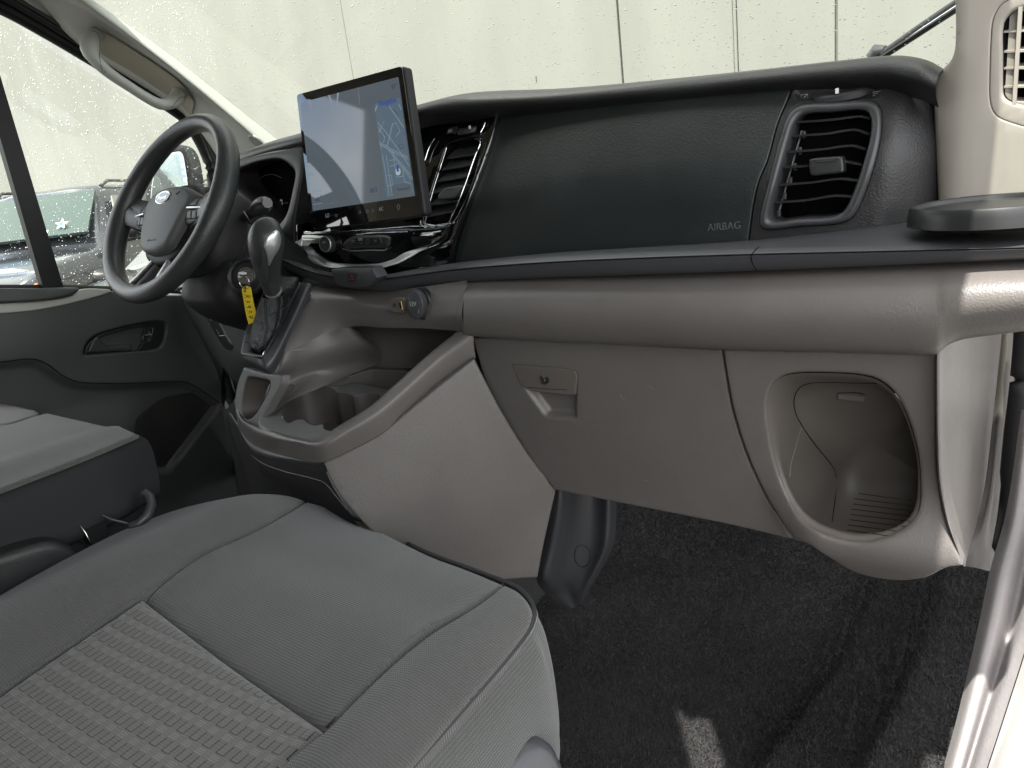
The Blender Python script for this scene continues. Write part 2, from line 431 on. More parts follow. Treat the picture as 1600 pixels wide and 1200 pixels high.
M['brass'] = mat('usb_brass', (.6, .45, .2), .3, None, .5, 1.)
M['jamb'] = mat('grey_body_paint', (.36, .345, .35), .72, ('noise', 240, .3, .002), .25, var=.12)
M['white_body'] = mat('white_body_paint', (.8, .8, .78), .25, None, .5, coat=.6)
M['thread'] = mat('grey_thread', (.3, .3, .3), .8)
M['stitch'] = mat('black_thread', (.02, .02, .022), .7)
def emitm(name, col, st=1.):
    m = bpy.data.materials.new(name); m.use_nodes = True; b = m.node_tree.nodes['Principled BSDF']
    b.inputs['Base Color'].default_value = (0, 0, 0, 1); b.inputs['Roughness'].default_value = .05; b.inputs['Emission Color'].default_value = (*col, 1)
    b.inputs['Emission Strength'].default_value = st; b.inputs['Specular IOR Level'].default_value = .6; return m

def fabric(name, col, rib, pattern=False, rot=0., hi=1.35):
    """woven cloth: fine ribs with pin dots; pattern = the basket weave of the seat centre"""
    m = bpy.data.materials.new(name); m.use_nodes = True; nt = m.node_tree; b = nt.nodes['Principled BSDF']; L = nt.links
    b.inputs['Roughness'].default_value = .85; b.inputs['Specular IOR Level'].default_value = .2; b.inputs['Sheen Weight'].default_value = .25
    tc = nt.nodes.new('ShaderNodeTexCoord'); mp = nt.nodes.new('ShaderNodeMapping'); mp.inputs['Rotation'].default_value = (0, 0, rot)
    L.new(tc.outputs['Object'], mp.inputs[0]); sp = nt.nodes.new('ShaderNodeSeparateXYZ'); L.new(mp.outputs[0], sp.inputs[0])
    def mth(op, a, b_=None, c=None):
        n_ = nt.nodes.new('ShaderNodeMath'); n_.operation = op
        for i, x in enumerate((a, b_, c)):
            if x is None: continue
            if isinstance(x, (int, float)): n_.inputs[i].default_value = x
            else: L.new(x, n_.inputs[i])
        return n_.outputs[0]
    X_, Y_, Z_ = sp.outputs
    if rib == 'z': X_ = Z_
    else: X_, Y_ = Y_, X_
    s1 = mth('SINE', mth('MULTIPLY', X_, 2 * math.pi / .0031)); s2 = mth('SINE', mth('MULTIPLY', Y_, 2 * math.pi / .0031))
    w = mth('ADD', mth('MULTIPLY', s1, .5), mth('MULTIPLY', mth('MULTIPLY', s1, s2), .5))
    nz_ = nt.nodes.new('ShaderNodeTexNoise'); nz_.inputs['Scale'].default_value = 7; nz_.inputs['Detail'].default_value = 8; L.new(tc.outputs['Object'], nz_.inputs['Vector'])
    fac = mth('ADD', mth('MULTIPLY', w, .24), mth('MULTIPLY', mth('SUBTRACT', nz_.outputs['Fac'], .5), .35))
    hgt = w
    if pattern:
        cu, cv = .0215, .0103
        ci = mth('FLOOR', mth('DIVIDE', X_, cu)); fu = mth('FRACT', mth('DIVIDE', X_, cu))
        vy = mth('ADD', mth('DIVIDE', Y_, cv * 2), mth('MULTIPLY', mth('MODULO', mth('ABSOLUTE', ci), 2), .5)); fv = mth('FRACT', vy)
        fy = mth('FRACT', mth('DIVIDE', Y_, cv))
        inb = mth('MULTIPLY', mth('LESS_THAN', fu, .62), mth('GREATER_THAN', fu, .06))
        dash = mth('MULTIPLY', mth('LESS_THAN', fy, .12), inb)
        edge = mth('MULTIPLY', mth('LESS_THAN', mth('ABSOLUTE', mth('SUBTRACT', fu, .06)), .022), mth('LESS_THAN', fv, .5))
        dk = mth('MAXIMUM', dash, edge)
        tri = mth('GREATER_THAN', mth('SINE', mth('MULTIPLY', fu, 2 * math.pi * 9)), .1)
        lt = mth('MULTIPLY', mth('MULTIPLY', mth('GREATER_THAN', fu, .66), mth('LESS_THAN', fu, .97)), mth('MULTIPLY', mth('GREATER_THAN', fv, .5), mth('GREATER_THAN', tri, .5)))
        blk = mth('MULTIPLY', mth('GREATER_THAN', fv, .5), inb)
        fac = mth('ADD', mth('MULTIPLY', fac, .6), mth('ADD', mth('MULTIPLY', dk, -.85), mth('ADD', mth('MULTIPLY', lt, .42), mth('MULTIPLY', blk, -.08))))
        hgt = mth('ADD', mth('MULTIPLY', w, .4), mth('MULTIPLY', dk, -3))
    vm = nt.nodes.new('ShaderNodeVectorMath'); vm.operation = 'SCALE'; vm.inputs[0].default_value = col
    L.new(mth('ADD', fac, 1.), vm.inputs['Scale']); L.new(vm.outputs[0], b.inputs['Base Color'])
    bn = nt.nodes.new('ShaderNodeBump'); bn.inputs['Strength'].default_value = .6; bn.inputs['Distance'].default_value = .0008
    L.new(hgt, bn.inputs['Height']); L.new(bn.outputs[0], b.inputs['Normal']); return m
M['cloth'] = fabric('grey_seat_cloth', (.075, .0745, .0705), 'x')
M['cloth_side'] = fabric('ribbed_side_cloth', (.070, .071, .067), 'z')
M['cloth_pat'] = fabric('patterned_seat_cloth', (.118, .115, .106), 'x', True, R(-3))
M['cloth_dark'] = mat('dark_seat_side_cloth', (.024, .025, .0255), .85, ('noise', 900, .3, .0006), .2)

def carpet_mat():
    m = bpy.data.materials.new('black_carpet'); m.use_nodes = True; nt = m.node_tree; b = nt.nodes['Principled BSDF']; L = nt.links
    b.inputs['Roughness'].default_value = 1.; b.inputs['Specular IOR Level'].default_value = .03; b.inputs['Sheen Weight'].default_value = .05
    tc = nt.nodes.new('ShaderNodeTexCoord'); a = nt.nodes.new('ShaderNodeTexNoise'); a.inputs['Scale'].default_value = 420; a.inputs['Detail'].default_value = 3; a.inputs['Roughness'].default_value = .7
    c = nt.nodes.new('ShaderNodeTexNoise'); c.inputs['Scale'].default_value = 4.5; c.inputs['Detail'].default_value = 5
    L.new(tc.outputs['Object'], a.inputs['Vector']); L.new(tc.outputs['Object'], c.inputs['Vector'])
    r1 = nt.nodes.new('ShaderNodeMapRange'); r1.inputs['From Min'].default_value = .3; r1.inputs['From Max'].default_value = .72; r1.inputs['To Min'].default_value = .25; r1.inputs['To Max'].default_value = 1.8
    r2 = nt.nodes.new('ShaderNodeMapRange'); r2.inputs['From Min'].default_value = .35; r2.inputs['From Max'].default_value = .68; r2.inputs['To Min'].default_value = .8; r2.inputs['To Max'].default_value = 1.4
    L.new(a.outputs['Fac'], r1.inputs['Value']); L.new(c.outputs['Fac'], r2.inputs['Value'])
    mu = nt.nodes.new('ShaderNodeMath'); mu.operation = 'MULTIPLY'; L.new(r1.outputs[0], mu.inputs[0]); L.new(r2.outputs[0], mu.inputs[1])
    vm = nt.nodes.new('ShaderNodeVectorMath'); vm.operation = 'SCALE'; vm.inputs[0].default_value = (.031, .0305, .0315)
    L.new(mu.outputs[0], vm.inputs['Scale']); L.new(vm.outputs[0], b.inputs['Base Color'])
    bn = nt.nodes.new('ShaderNodeBump'); bn.inputs['Strength'].default_value = .9; bn.inputs['Distance'].default_value = .003
    L.new(a.outputs['Fac'], bn.inputs['Height']); L.new(bn.outputs[0], b.inputs['Normal']); return m
M['carpet'] = carpet_mat()
def glass_mat(name, tint, refl=.06, haze=0.):
    m = bpy.data.materials.new(name); m.use_nodes = True; nt = m.node_tree; nt.nodes.clear(); L = nt.links
    o = nt.nodes.new('ShaderNodeOutputMaterial'); t = nt.nodes.new('ShaderNodeBsdfTransparent'); t.inputs[0].default_value = (*tint, 1)
    g = nt.nodes.new('ShaderNodeBsdfGlossy'); g.inputs['Roughness'].default_value = .0; g.inputs['Color'].default_value = (1, 1, 1, 1)
    lw = nt.nodes.new('ShaderNodeLayerWeight'); lw.inputs[0].default_value = .5; pw = nt.nodes.new('ShaderNodeMath'); pw.operation = 'POWER'; pw.inputs[1].default_value = 5; L.new(lw.outputs['Facing'], pw.inputs[0]); f = nt.nodes.new('ShaderNodeMath'); f.operation = 'MULTIPLY_ADD'; f.inputs[1].default_value = .8; f.inputs[2].default_value = .05; L.new(pw.outputs[0], f.inputs[0]); mx_ = nt.nodes.new('ShaderNodeMixShader')
    L.new(f.outputs[0], mx_.inputs[0]); L.new(t.outputs[0], mx_.inputs[1]); L.new(g.outputs[0], mx_.inputs[2])
    if haze:
        d = nt.nodes.new('ShaderNodeBsdfDiffuse'); d.inputs[0].default_value = (.8, .8, .78, 1); m3 = nt.nodes.new('ShaderNodeMixShader')
        n_ = nt.nodes.new('ShaderNodeTexNoise'); n_.inputs['Scale'].default_value = 3; n_.inputs['Detail'].default_value = 6
        tc = nt.nodes.new('ShaderNodeTexCoord'); L.new(tc.outputs['Object'], n_.inputs['Vector'])
        q = nt.nodes.new('ShaderNodeMath'); q.operation = 'MULTIPLY'; q.inputs[1].default_value = haze; L.new(n_.outputs['Fac'], q.inputs[0])
        L.new(q.outputs[0], m3.inputs[0]); L.new(mx_.outputs[0], m3.inputs[1]); L.new(d.outputs[0], m3.inputs[2]); L.new(m3.outputs[0], o.inputs[0])
    else: L.new(mx_.outputs[0], o.inputs[0])
    return m
M['ws_glass'] = glass_mat('windscreen_glass', (.73, .765, .715), haze=.03)
M['door_glass'] = glass_mat('door_glass', (.73, .765, .715), haze=.03)
def drop_mat():
    m = bpy.data.materials.new('water_drop'); m.use_nodes = True; nt = m.node_tree; b = nt.nodes['Principled BSDF']
    b.inputs['Base Color'].default_value = (1, 1, 1, 1); b.inputs['Roughness'].default_value = 0; b.inputs['IOR'].default_value = 1.33
    b.inputs['Transmission Weight'].default_value = 1.; return m
M['drop'] = drop_mat()


# ================================================================== DASHBOARD
dash = thing('dashboard', 'long dashboard, black above and taupe below, running across under the windscreen', 'dashboard', (-.7, 1.2, .05))
def F_up(x, z):
    s = z - .965; return .938 + .21 * (np.sqrt(s * s + .0003) + s) + .11 * np.clip(s - .02, 0, 1) + .1 * (x + .5)**2
UP = yframe(F_up)
def F_low(x, z): return .818 + .17 * np.clip(.775 - z, 0, 1) + .04 * (x + .45)**2
LOW = yframe(F_low)
K = 1 / 1.
# --- padded crest along the windscreen
top = [(372,240),(420,222),(470,208),(560,186),(656,163),(706,150),(750,145),(875,140),(1062,123),(1187,110),(1312,96),(1395,89),(1440,96),(1470,112)]
bot = [(368,262),(415,246),(470,232),(560,212),(656,186),(706,180),(781,174),(875,168),(1062,153),(1231,137),(1320,131),(1387,128),(1431,137),(1462,150)]
yc = [1.0,.98,.96,.96,.97,.98,.99,.995,.995,.99,.985,.975,.96,.955]
rows = [[], [], [], [], [], [], []]
for (a, b, y) in zip(top, bot, yc):
    yb = max(y - .005, .93); B = PY(b[0], b[1], yb); T = PY(a[0], a[1], y + .005); m1 = B * .66 + T * .34; m2 = B * .3 + T * .7
    rows[0].append(B + np.array([0, .03, -.012])); rows[1].append(B + np.array([0, .004, -.001])); rows[2].append(m1 + np.array([0, -.013, 0])); rows[3].append(m2 + np.array([0, -.012, .001]))
    rows[4].append(T); rows[5].append(T + np.array([0, .05, .002])); rows[6].append(T + np.array([0, .36, -.06]))
crest = loft('crest_pad', M['black_soft'], dash, rows, 5, 4, flip=True)
# --- airbag panel
air_out = [(781,172,1),(1000,155),(1235,134,1),(1233,147),(1214,194),(1199,249),(1184,286),(1175,330),(1168,380,1),(1000,390),(850,399),(705,414,1),(711,376),(737,300),(764,228)]
air = slab('airbag_panel', M['black'], dash, UP, air_out, r=.0018, t=.02, step=.012)
text_on('AIRBAG', M['hub'], air, air, (1106,361), (1157,357), 1.05, depth=.0016)
# --- panel round the right-hand vent
def F_vp(x, z): return F_up(x, z) + 1.3 * np.clip(x + .158 + .10 * (1.0 - z), 0, 1)**1.15
VP = yframe(F_vp)
vent_out = [(1251,164),(1300,161),(1356,158),(1374,168),(1376,207),(1364,262),(1345,315),(1330,340),(1308,349),(1250,353),(1200,358),(1187,350),(1200,290),(1222,205),(1234,176)]
vp_out = [(1236,134,1),(1312,129),(1388,125,1),(1432,136),(1462,150,1),(1464,230),(1468,318,1),(1436,340),(1395,357),(1330,371),(1250,378),(1170,382,1),(1177,330),(1186,286),(1201,249),(1216,194),(1235,147)]
vpan = slab('vent_surround', M['black_soft'], dash, VP, vp_out, [vent_out], r=.0018, holer=.002, t=.03, step=.009,
            feats=[([(1241,141),(1300,134),(1372,132),(1376,139),(1366,154),(1300,158),(1244,158)], .004, .006)])
disc_c, disc_n = hit(vpan, 1313, 147)
tw = mesh('vent_thumbwheel', *discVF(disc_c + np.array([0, .002, -.001]), (0, -.25, 1), (1, 0, 0), [(0, .0052), (.028, .005), (.031, .003), (.031, -.003), (.028, -.005)], 40, 1.05, .62), M['black_satin'], dash, sharp=35)
q = PY(1308, 142, disc_c[1] - .0175); box('marker', M['white_ink'], tw, q, .0035, .003, .006)
icn = hit(vpan, 1257, 152, .0004)[0]
if icn is not None:
    tube('icon', M['grey_ink'], vpan, [icn + np.array(d) for d in ((-.004,0,-.003),(.004,0,-.003),(.004,0,.003),(-.004,0,.003))], .0005, True, 4)
    tube('icon', M['grey_ink'], vpan, [icn + np.array(d) for d in ((-.004,0,-.003),(.004,0,.003))], .0005, False, 4)
icn = hit(vpan, 1371, 146, .0004)[0]
if icn is not None:
    for k in range(3): tube('icon', M['grey_ink'], vpan, [icn + np.array((-.005, 0, -.002 + .002 * k)), icn + np.array((.004, 0, -.002 + .002 * k))], .00035, False, 4)
# --- the right vent
VF_ = yframe(lambda x, z: F_up(x, z) - .004)
vent = box('air_vent', M['void'], dash, VF_.P(1285, 262) + np.array([0, .05, 0]), .11, .004, .15)
vent['label'] = 'large air vent with ribbed louvres at the right end'
vin = [(1258,178),(1300,175),(1346,172),(1359,180),(1361,205),(1349,255),(1331,306),(1318,330),(1298,339),(1250,342),(1210,346),(1202,340),(1213,290),(1235,210),(1244,188)]
L0 = [VF_.P(*p, -.006) for p in vent_out]; L0b = [VF_.P(*p, .004) for p in vent_out]
mid = [((a[0] + b[0]) / 2, (a[1] + b[1]) / 2) for a, b in zip(vent_out, vin)]
L1 = [VF_.P(*p, .0065) for p in mid]; L2 = [VF_.P(*p, .001) for p in vin]; L3 = [VF_.P(*p) + np.array([0, .045, 0]) for p in vin]
rings('vent_bezel', M['black_satin'], vent, [L0, L0b, L1, L2, L3], 5, nv=3)
sl = [((1243,191),(1300,187),(1340,182),(1357,185)), ((1235,213),(1290,209),(1332,203),(1356,210)), ((1227,238),(1280,234),(1328,228),(1350,234)),
      ((1220,262),(1270,259),(1315,253),(1344,258)), ((1212,290),(1265,286),(1310,280),(1338,283)), ((1207,317),(1255,314),(1300,307),(1330,308))]
for s_ in sl:
    F_ = [VF_.P(*p) + np.array([0, .006, 0]) for p in s_]
    mb = MB(); c = catmull(F_, 4)
    V = []; 
    for p in c: V += [p + np.array([0, 0, .0012]), p + np.array([0, .010, .0012]), p + np.array([0, .010, -.0010]), p + np.array([0, 0, -.0012])]
    Ff = [(4*i+k, 4*i+(k+1) % 4, 4*i+4+(k+1) % 4, 4*i+4+k) for i in range(len(c)-1) for k in range(4)] + [(0,1,2,3), tuple(range(4*len(c)-4, 4*len(c)))[::-1]]
    mesh('slat', V, Ff, M['black_smooth'], vent, True, sharp=40)
for k in range(7):                               # the steering fins behind the slats
    a = VF_.P(1224 + k * 18, 338 - k, 0) + np.array([0, .038, 0]); b = VF_.P(1256 + k * 17, 180, 0) + np.array([0, .038, 0])
    tube('fin', M['void'], vent, [a, b], .0008, False, 4)
cl = tube('linkage', M['black_satin'], vent, [VF_.P(1212, 330) + np.array([0, .016, 0]), VF_.P(1247, 205) + np.array([0, .016, 0])], .0016, False, 6)
for (px, py) in ((1247,206),(1241,232),(1233,257),(1226,279),(1217,303),(1208,330)):
    box('clip', M['black_satin'], vent, VF_.P(px, py) + np.array([.003, .014, -.004]), .004, .004, .009, b=.0008)
tabc = VF_.P(1290, 259) + np.array([0, -.004, 0])
tb = slab('vent_tab', M['black_smooth'], vent, VF_.off(lambda u, v: -F_up(u, v) + .004), [(1265,249),(1290,246),(1314,245),(1317,250),(1318,266),(1316,270),(1290,273),(1268,275),(1265,270),(1264,256)], r=.0025, t=.012, step=.004, up=.003)
line_on('groove', M['dark'], tb, tb, [(1272,250),(1276,254),(1303,252),(1308,247)], .0004)
# --- black shelf under the airbag
sc = [1660,1600,1400,1180,1000,850,720,650,600,540,490,455,430,400,372]
sbot = [402,405,414,423,429,434,441,449,455,450,440,426,414,402,392]
sgrv = [384,388,393,398,404,411,421,430,436,436,427,414,402,391,382]
stop = [370,375,380,386,392,399,411,423,431,431,422,408,396,386,376]
sbk = [330,334,345,374,386,396,410,420,429,429,419,404,390,378,368]
yf = [.80,.80,.80,.80,.80,.805,.815,.825,.83,.84,.85,.86,.87,.88,.9]
yb_ = [1.02,1.0,.99,.955,.95,.945,.95,.93,.91,.9,.9,.91,.92,.93,.95]
rows = [[], [], [], [], [], [], []]
for i, x in enumerate(sc):
    y = yf[i]; b = PY(x, sbot[i], y); g1 = PY(x, sgrv[i] + 1.6, y - .008); g2 = PY(x, sgrv[i] - 1.6, y - .008)
    rows[0].append(b + np.array([0, .03, 0])); rows[1].append(b); rows[2].append(g1); rows[3].append(PY(x, sgrv[i], y - .003)); rows[4].append(g2)
    rows[5].append(PY(x, stop[i], y + .012)); zz = PY(x, sbk[i], yb_[i]); rows[6].append(zz)
shelf = loft('shelf', M['black_satin'], dash, rows, 4, 3, sharp=50, flip=True)
line_on('panel_gap', M['dark'], shelf, shelf, [(1186,386),(1179,392),(1174,400),(1176,412),(1182,422)], .0009)
# --- taupe roll below the shelf
rc = [1660,1600,1545,1500,1478,1462,1400,1300,1130,1000,850,735,724]
rb = [508,516,523,530,540,553,552,549,545,539,533,525,524]
rt = [402,405,407,410,411,412,414,418,425,429,434,440,441]
rows = [[], [], [], [], [], [], []]
for x, b_, t_ in zip(rc, rb, rt):
    d = b_ - t_
    rows[0].append(PY(x, t_ - 6, .83)); rows[1].append(PY(x, t_ + .10 * d, .806)); rows[2].append(PY(x, t_ + .32 * d, .781)); rows[3].append(PY(x, t_ + .58 * d, .772))
    rows[4].append(PY(x, t_ + .84 * d, .779)); rows[5].append(PY(x, b_, .795)); rows[6].append(PY(x, b_ - 1, .84))
roll = loft('padded_roll', M['taupe'], dash, rows, 5, 4, flip=True)
# --- glovebox door
gl_out = [(738,528,1),(930,536),(1127,547,1),(1134,590),(1144,643),(1166,712),(1196,777),(1220,814),(1238,843,1),(1140,820),(1050,802),(868,766,1),(825,715),(782,645),(757,590)]
hd_out = [(796,568,1),(850,573),(902,579,1),(902,620),(901,655,1),(875,655),(851,652,1),(822,612)]
gl = slab('glovebox_door', M['taupe'], dash, LOW, gl_out, r=.0025, t=.02, step=.013, up=.004, feats=[(hd_out, .015, .011)])
latch = slab('latch', M['taupe_s'], gl, LOW.off(lambda u, v: -F_low(u, v)), [(799,570,1),(850,574),(894,579),(901,586),(900,606),(897,617),(860,615),(826,610),(812,600)], r=.0022, t=.016, step=.004, up=.0055)
line_on('latch_groove', M['seam_taupe'], latch, latch, [(824,605),(860,608),(886,609)], .0006)
lc, ln = hit(latch, 851, 592, .0002)
lk = disc('lock', M['black_smooth'], gl, lc, (0, -1, .1), (1, 0, 0), [(.0082, 0), (.0082, .0012), (.0072, .0016), (.0066, .0006), (0, .0006)], 28)
box('keyhole', M['steel'], lk, lc + np.array([0, -.0012, 0]), .0012, .0008, .006, ax=((.9, 0, .35), (0, 1, 0), (-.35, 0, .9)))
for k in range(9):                                # scuffs on the door, as in use
    x0 = random.uniform(800, 1130); y0 = random.uniform(560, 760); a = random.uniform(-1.2, 1.2); l_ = random.uniform(3, 9)
    line_on('scratch', M['grey_rubber'], gl, gl, [(x0, y0), (x0 + l_ * math.cos(a) * .5, y0 + l_ * math.sin(a) * .5 + 1), (x0 + l_ * math.cos(a), y0 + l_ * math.sin(a))], .00022, 0, 2, 4)
line_on('scratch', M['grey_rubber'], roll, roll, [(1028,503),(1036,512)], .0003, 0, 2, 4)
line_on('scratch', M['grey_rubber'], gl, gl, [(968,616),(974,624),(977,622)], .0004, 0, 2, 4)
line_on('scratch', M['grey_rubber'], gl, gl, [(1012,602),(1021,608)], .0004, 0, 2, 4)
# --- lower right panel with the open cubby
def F_cub(x, z):
    g = np.exp(-((z - .535) / .055)**2) * sstep((x + .30) / .10); return F_low(x, z) - .004 - .045 * g
CUB = yframe(F_cub)
cub_out = [(1130,547,1),(1300,550),(1463,554,1),(1462,640),(1463,720),(1472,790),(1486,840),(1504,884,1),(1478,888),(1445,903),(1400,907),(1340,896),(1290,868),(1262,850),(1241,845,1),(1222,814),(1199,777),(1169,712),(1147,643),(1137,590)]
H0 = [(1198,640),(1206,603),(1230,586),(1292,583),(1362,590),(1396,613),(1421,660),(1437,735),(1428,812),(1352,848),(1262,822),(1218,745)]
cub = slab('cubby_panel', M['taupe'], dash, CUB, cub_out, [H0], r=.0025, t=.02, step=.009, holer=.0045, up=.004, hw=False)
Y0 = [CUB.P(*p, -.0005) for p in H0]
H1 = [(1206,641),(1213,607),(1236,591),(1294,588),(1361,595),(1393,616),(1418,662),(1434,735),(1421,808),(1348,834),(1266,808),(1226,742)]
Y1 = [CUB.P(*p, -.006) for p in H1]
H2 = [(1226,648,.86),(1233,616,.855),(1249,600,.85),(1298,594,.85),(1362,599,.85),(1398,620,.85),(1424,664,.85),(1440,738,.85),(1434,826,.86),(1348,853,.845),(1260,830,.85),(1230,762,.86)]
H3 = [(1244,658,.89),(1246,626,.885),(1262,608,.88),(1305,602,.88),(1368,606,.88),(1412,630,.885),(1440,680,.92),(1458,760,.97),(1470,838,.905),(1370,864,.885),(1296,848,.885),(1254,776,.895)]
H4 = [(1262,680,.915),(1264,640,.90),(1276,622,.895),(1315,614,.895),(1380,616,.895),(1425,645,.90),(1452,700,.95),(1466,752,.985),(1462,756,1.0),(1392,748,1.0),(1322,742,1.0),(1296,720,.965)]
cwell = rings('cubby_well', M['taupe_s'], cub, [Y0, Y1, PR(H2), PR(H3), PR(H4)], 5, cap=True, nv=2)
line_on('well_seam', M['dark'], cwell, cwell, [(1370,599),(1320,598),(1270,598),(1250,605),(1241,622),(1243,645),(1255,668),(1272,692),(1290,715),(1303,733),(1307,755),(1304,785),(1300,815)], .0008, n=5)
line_on('well_seam', M['grey_rubber'], cwell, cwell, [(1252,668),(1244,696),(1236,725),(1234,745)], .0005)
for k in range(8):
    a = (1341 - k * 1.9 - (4 if k else 0), 771 + k * 8.2); b = (min(1431 - k * 2.0 - max(0, k - 4) * 5, 1430), 783 + k * 8.0)
    line_on('floor_rib', M['seam_taupe'], cwell, cwell, [a, ((a[0] + b[0]) / 2, (a[1] + b[1]) / 2), b], .00075)
pt_, nn_ = hit(cwell, 1330, 619, 0)
if pt_ is not None: box('pull_tab', M['taupe_s'], cub, pt_ + np.array([0, -.001, -.001]), .032, .006, .010, ax=((1, 0, -.05), (0, 1, 0), (.05, 0, 1)), b=.002)
line_on('well_seam', M['dark'], cwell, cwell, [(1308,614),(1330,613),(1349,616),(1351,622)], .0007)
# --- curved end face of the dash, towards the door
rows = []
for (a, yA, b, yB, c, yC) in [((1462,545),.80,(1510,528),.93,(1566,505),1.15),((1462,600),.80,(1510,595),.93,(1559,575),1.15),((1463,680),.805,(1512,680),.93,(1550,660),1.14),((1466,750),.81,(1510,755),.92,(1540,745),1.10),((1477,810),.815,(1508,815),.90,(1527,812),1.02),((1490,850),.815,(1505,856),.87,(1514,858),.93),((1503,884),.82,(1506,885),.84,(1508,885),.86)]:
    rows.append([PY(*a, yA + .012), PY(a[0] + 3, a[1], yA), PY((a[0] + b[0]) / 2, (a[1] + b[1]) / 2, (yA + yB) / 2 - .006), PY(*b, yB), PY((b[0] + c[0]) / 2, (b[1] + c[1]) / 2, (yB + yC) / 2), PY(*c, yC), PY(*c, yC + .05)])
loft('end_face', M['taupe'], dash, rows, 4, 5)
# --- backing so that nothing shows through the gaps
mb = MB()
for a, b, y, th in (((781,230),(1455,370),1.03,.01), ((760,440),(1470,540),.90,.01)):
    p = PY(*a, y); q = PY(*b, y); mb.add(*boxVF((p + q) / 2, abs(q[0] - p[0]), th, abs(q[2] - p[2])))
lowb = [PY(738, 520, .90), PY(1190, 540, .90), PY(1170, 650, .905), PY(1200, 740, .915), PY(1235, 830, .93), PY(868, 762, .93)]
mb.add([*lowb, *[p + np.array([0, .01, 0]) for p in lowb]], [(0,1,2,3,4), (9,8,7,6,5)])
mb.build('inner_frame', M['dark'], dash, False)

# ================================================================== CENTRE STACK
def F_st(x, z): return F_up(x, z) - .010 + .12 * np.clip(.935 - z, 0, .1) * 0
ST = yframe(F_st)
st_out = [(656,184,1),(700,176),(779,172,1),(764,226),(738,298),(712,374),(703,414,1),(660,426),(600,433),(540,431),(500,421),(474,406),(459,392,1),(458,330),(466,250),(474,215,1),(560,200)]
vR = [(700,226),(722,219),(744,215),(752,221),(748,245),(735,290),(720,325),(707,346),(690,351),(664,352),(661,345),(671,305),(684,264),(694,235)]
vL = [(470,270),(480,260),(500,255),(515,258),(518,300),(515,345),(510,358),(490,361),(470,358),(467,330),(467,300)]
stack = slab('centre_stack', M['gloss'], dash, ST, st_out, [vR, vL], r=.006, holer=.002, t=.03, step=.01, up=.004)
# lower fascia stands proud, with a ledge under the screen
stl = slab('lower_fascia', M['gloss'], dash, ST, [(470,366,1),(546,363),(589,360),(674,356),(702,351,1),(692,378),(655,394),(640,405),(615,414),(589,419),(521,419),(498,413),(482,398),(468,388,1)], r=.007, t=.02, step=.006, up=.014)
def lineP(fr, pts, up): return [fr.P(p[0], p[1], up) for p in catmull(pts, 6)]
tube('chrome_line', M['chrome'], dash, lineP(ST, [(478,362),(510,363),(546,361),(589,358),(640,354),(674,353),(703,349)], .014), .0011, False, 6)
tube('chrome_line', M['chrome'], dash, lineP(ST, [(465,330),(464,360),(466,386),(474,392)], .012), .0011, False, 6)
tube('chrome_line', M['chrome'], dash, lineP(ST, [(652,393),(674,386),(689,377),(701,350),(712,326),(728,285),(742,245),(750,226),(750,220),(742,217)], .012), .0011, False, 6)
tube('chrome_line', M['chrome'], dash, lineP(ST, [(698,230),(688,262),(676,300),(664,348)], .008), .0008, False, 6)
tube('chrome_line', M['silver'], dash, lineP(ST, [(664,350),(690,353),(704,349)], .008), .0008, False, 6)
tube('chrome_line', M['chrome'], dash, lineP(ST, [(679,216),(670,232),(664,250),(660,256)], .010), .0011, False, 6)
wt = [(466,384),(482,393),(498,400),(514,409),(540,412),(589,412),(615,405),(632,395),(655,388),(668,386)]
wb = [(467,388),(478,399),(492,411),(508,417),(530,419),(589,419),(618,413),(640,403),(656,393),(668,388)]
rows = [[ST.P(*p, .008) for p in wt], [ST.P(*p, .016) for p in wt], [ST.P((a[0] + b[0]) / 2, (a[1] * .5 + b[1] * .5), .024) for a, b in zip(wt, wb)], [ST.P(*p, .029) for p in wb], [ST.P(*p, .010) for p in wb]]
loft('chrome_wing', M['silver'], dash, rows, 4, 3, flip=True)
# vents of the stack
def stack_vent(poly, fy, slats, label):
    v = rings('air_vent', M['black_smooth'], dash, [[ST.P(*p, .002) for p in poly], [ST.P(*p, 0) + np.array([0, .05, 0]) for p in poly]], 4, cap=True, nv=1, label=label, sharp=40)
    for a, b in slats:
        A = ST.P(*a, -.004); B = ST.P(*b, -.004); V = []
        for p in (A, B): V += [p + np.array([0, 0, .001]), p + np.array([0, .026, .014]), p + np.array([0, .026, .0125]), p + np.array([0, 0, -.001])]
        mesh('slat', V, [(0,1,5,4),(1,2,6,5),(2,3,7,6),(3,0,4,7),(0,3,2,1),(4,5,6,7)], M['black_satin'], v, False)
    return v
rv = stack_vent(vR, 0, [((698,248),(743,241)),((690,266),(736,258)),((684,284),(731,276)),((677,302),(724,294)),((671,321),(715,314)),((666,339),(707,331))], 'right vent of the glossy centre stack')
t_ = slab('vent_tab', M['black_satin'], rv, ST, [(697,293,1),(719,289,1),(722,291),(712,306),(708,310,1),(686,312,1),(684,305)], r=.002, t=.02, step=.004, up=.008)
line_on('groove', M['dark'], t_, t_, [(695,298),(700,296),(707,296)], .0003)
lv = stack_vent(vL, 0, [((469,288),(516,285)),((469,300),(516,297)),((469,312),(516,310)),((469,324),(516,322)),((470,337),(514,335)),((470,348),(512,347))], 'left vent half hidden behind the screen')
box('vent_tab', M['black_satin'], lv, ST.P(476, 316, .006), .016, .02, .008, b=.002)
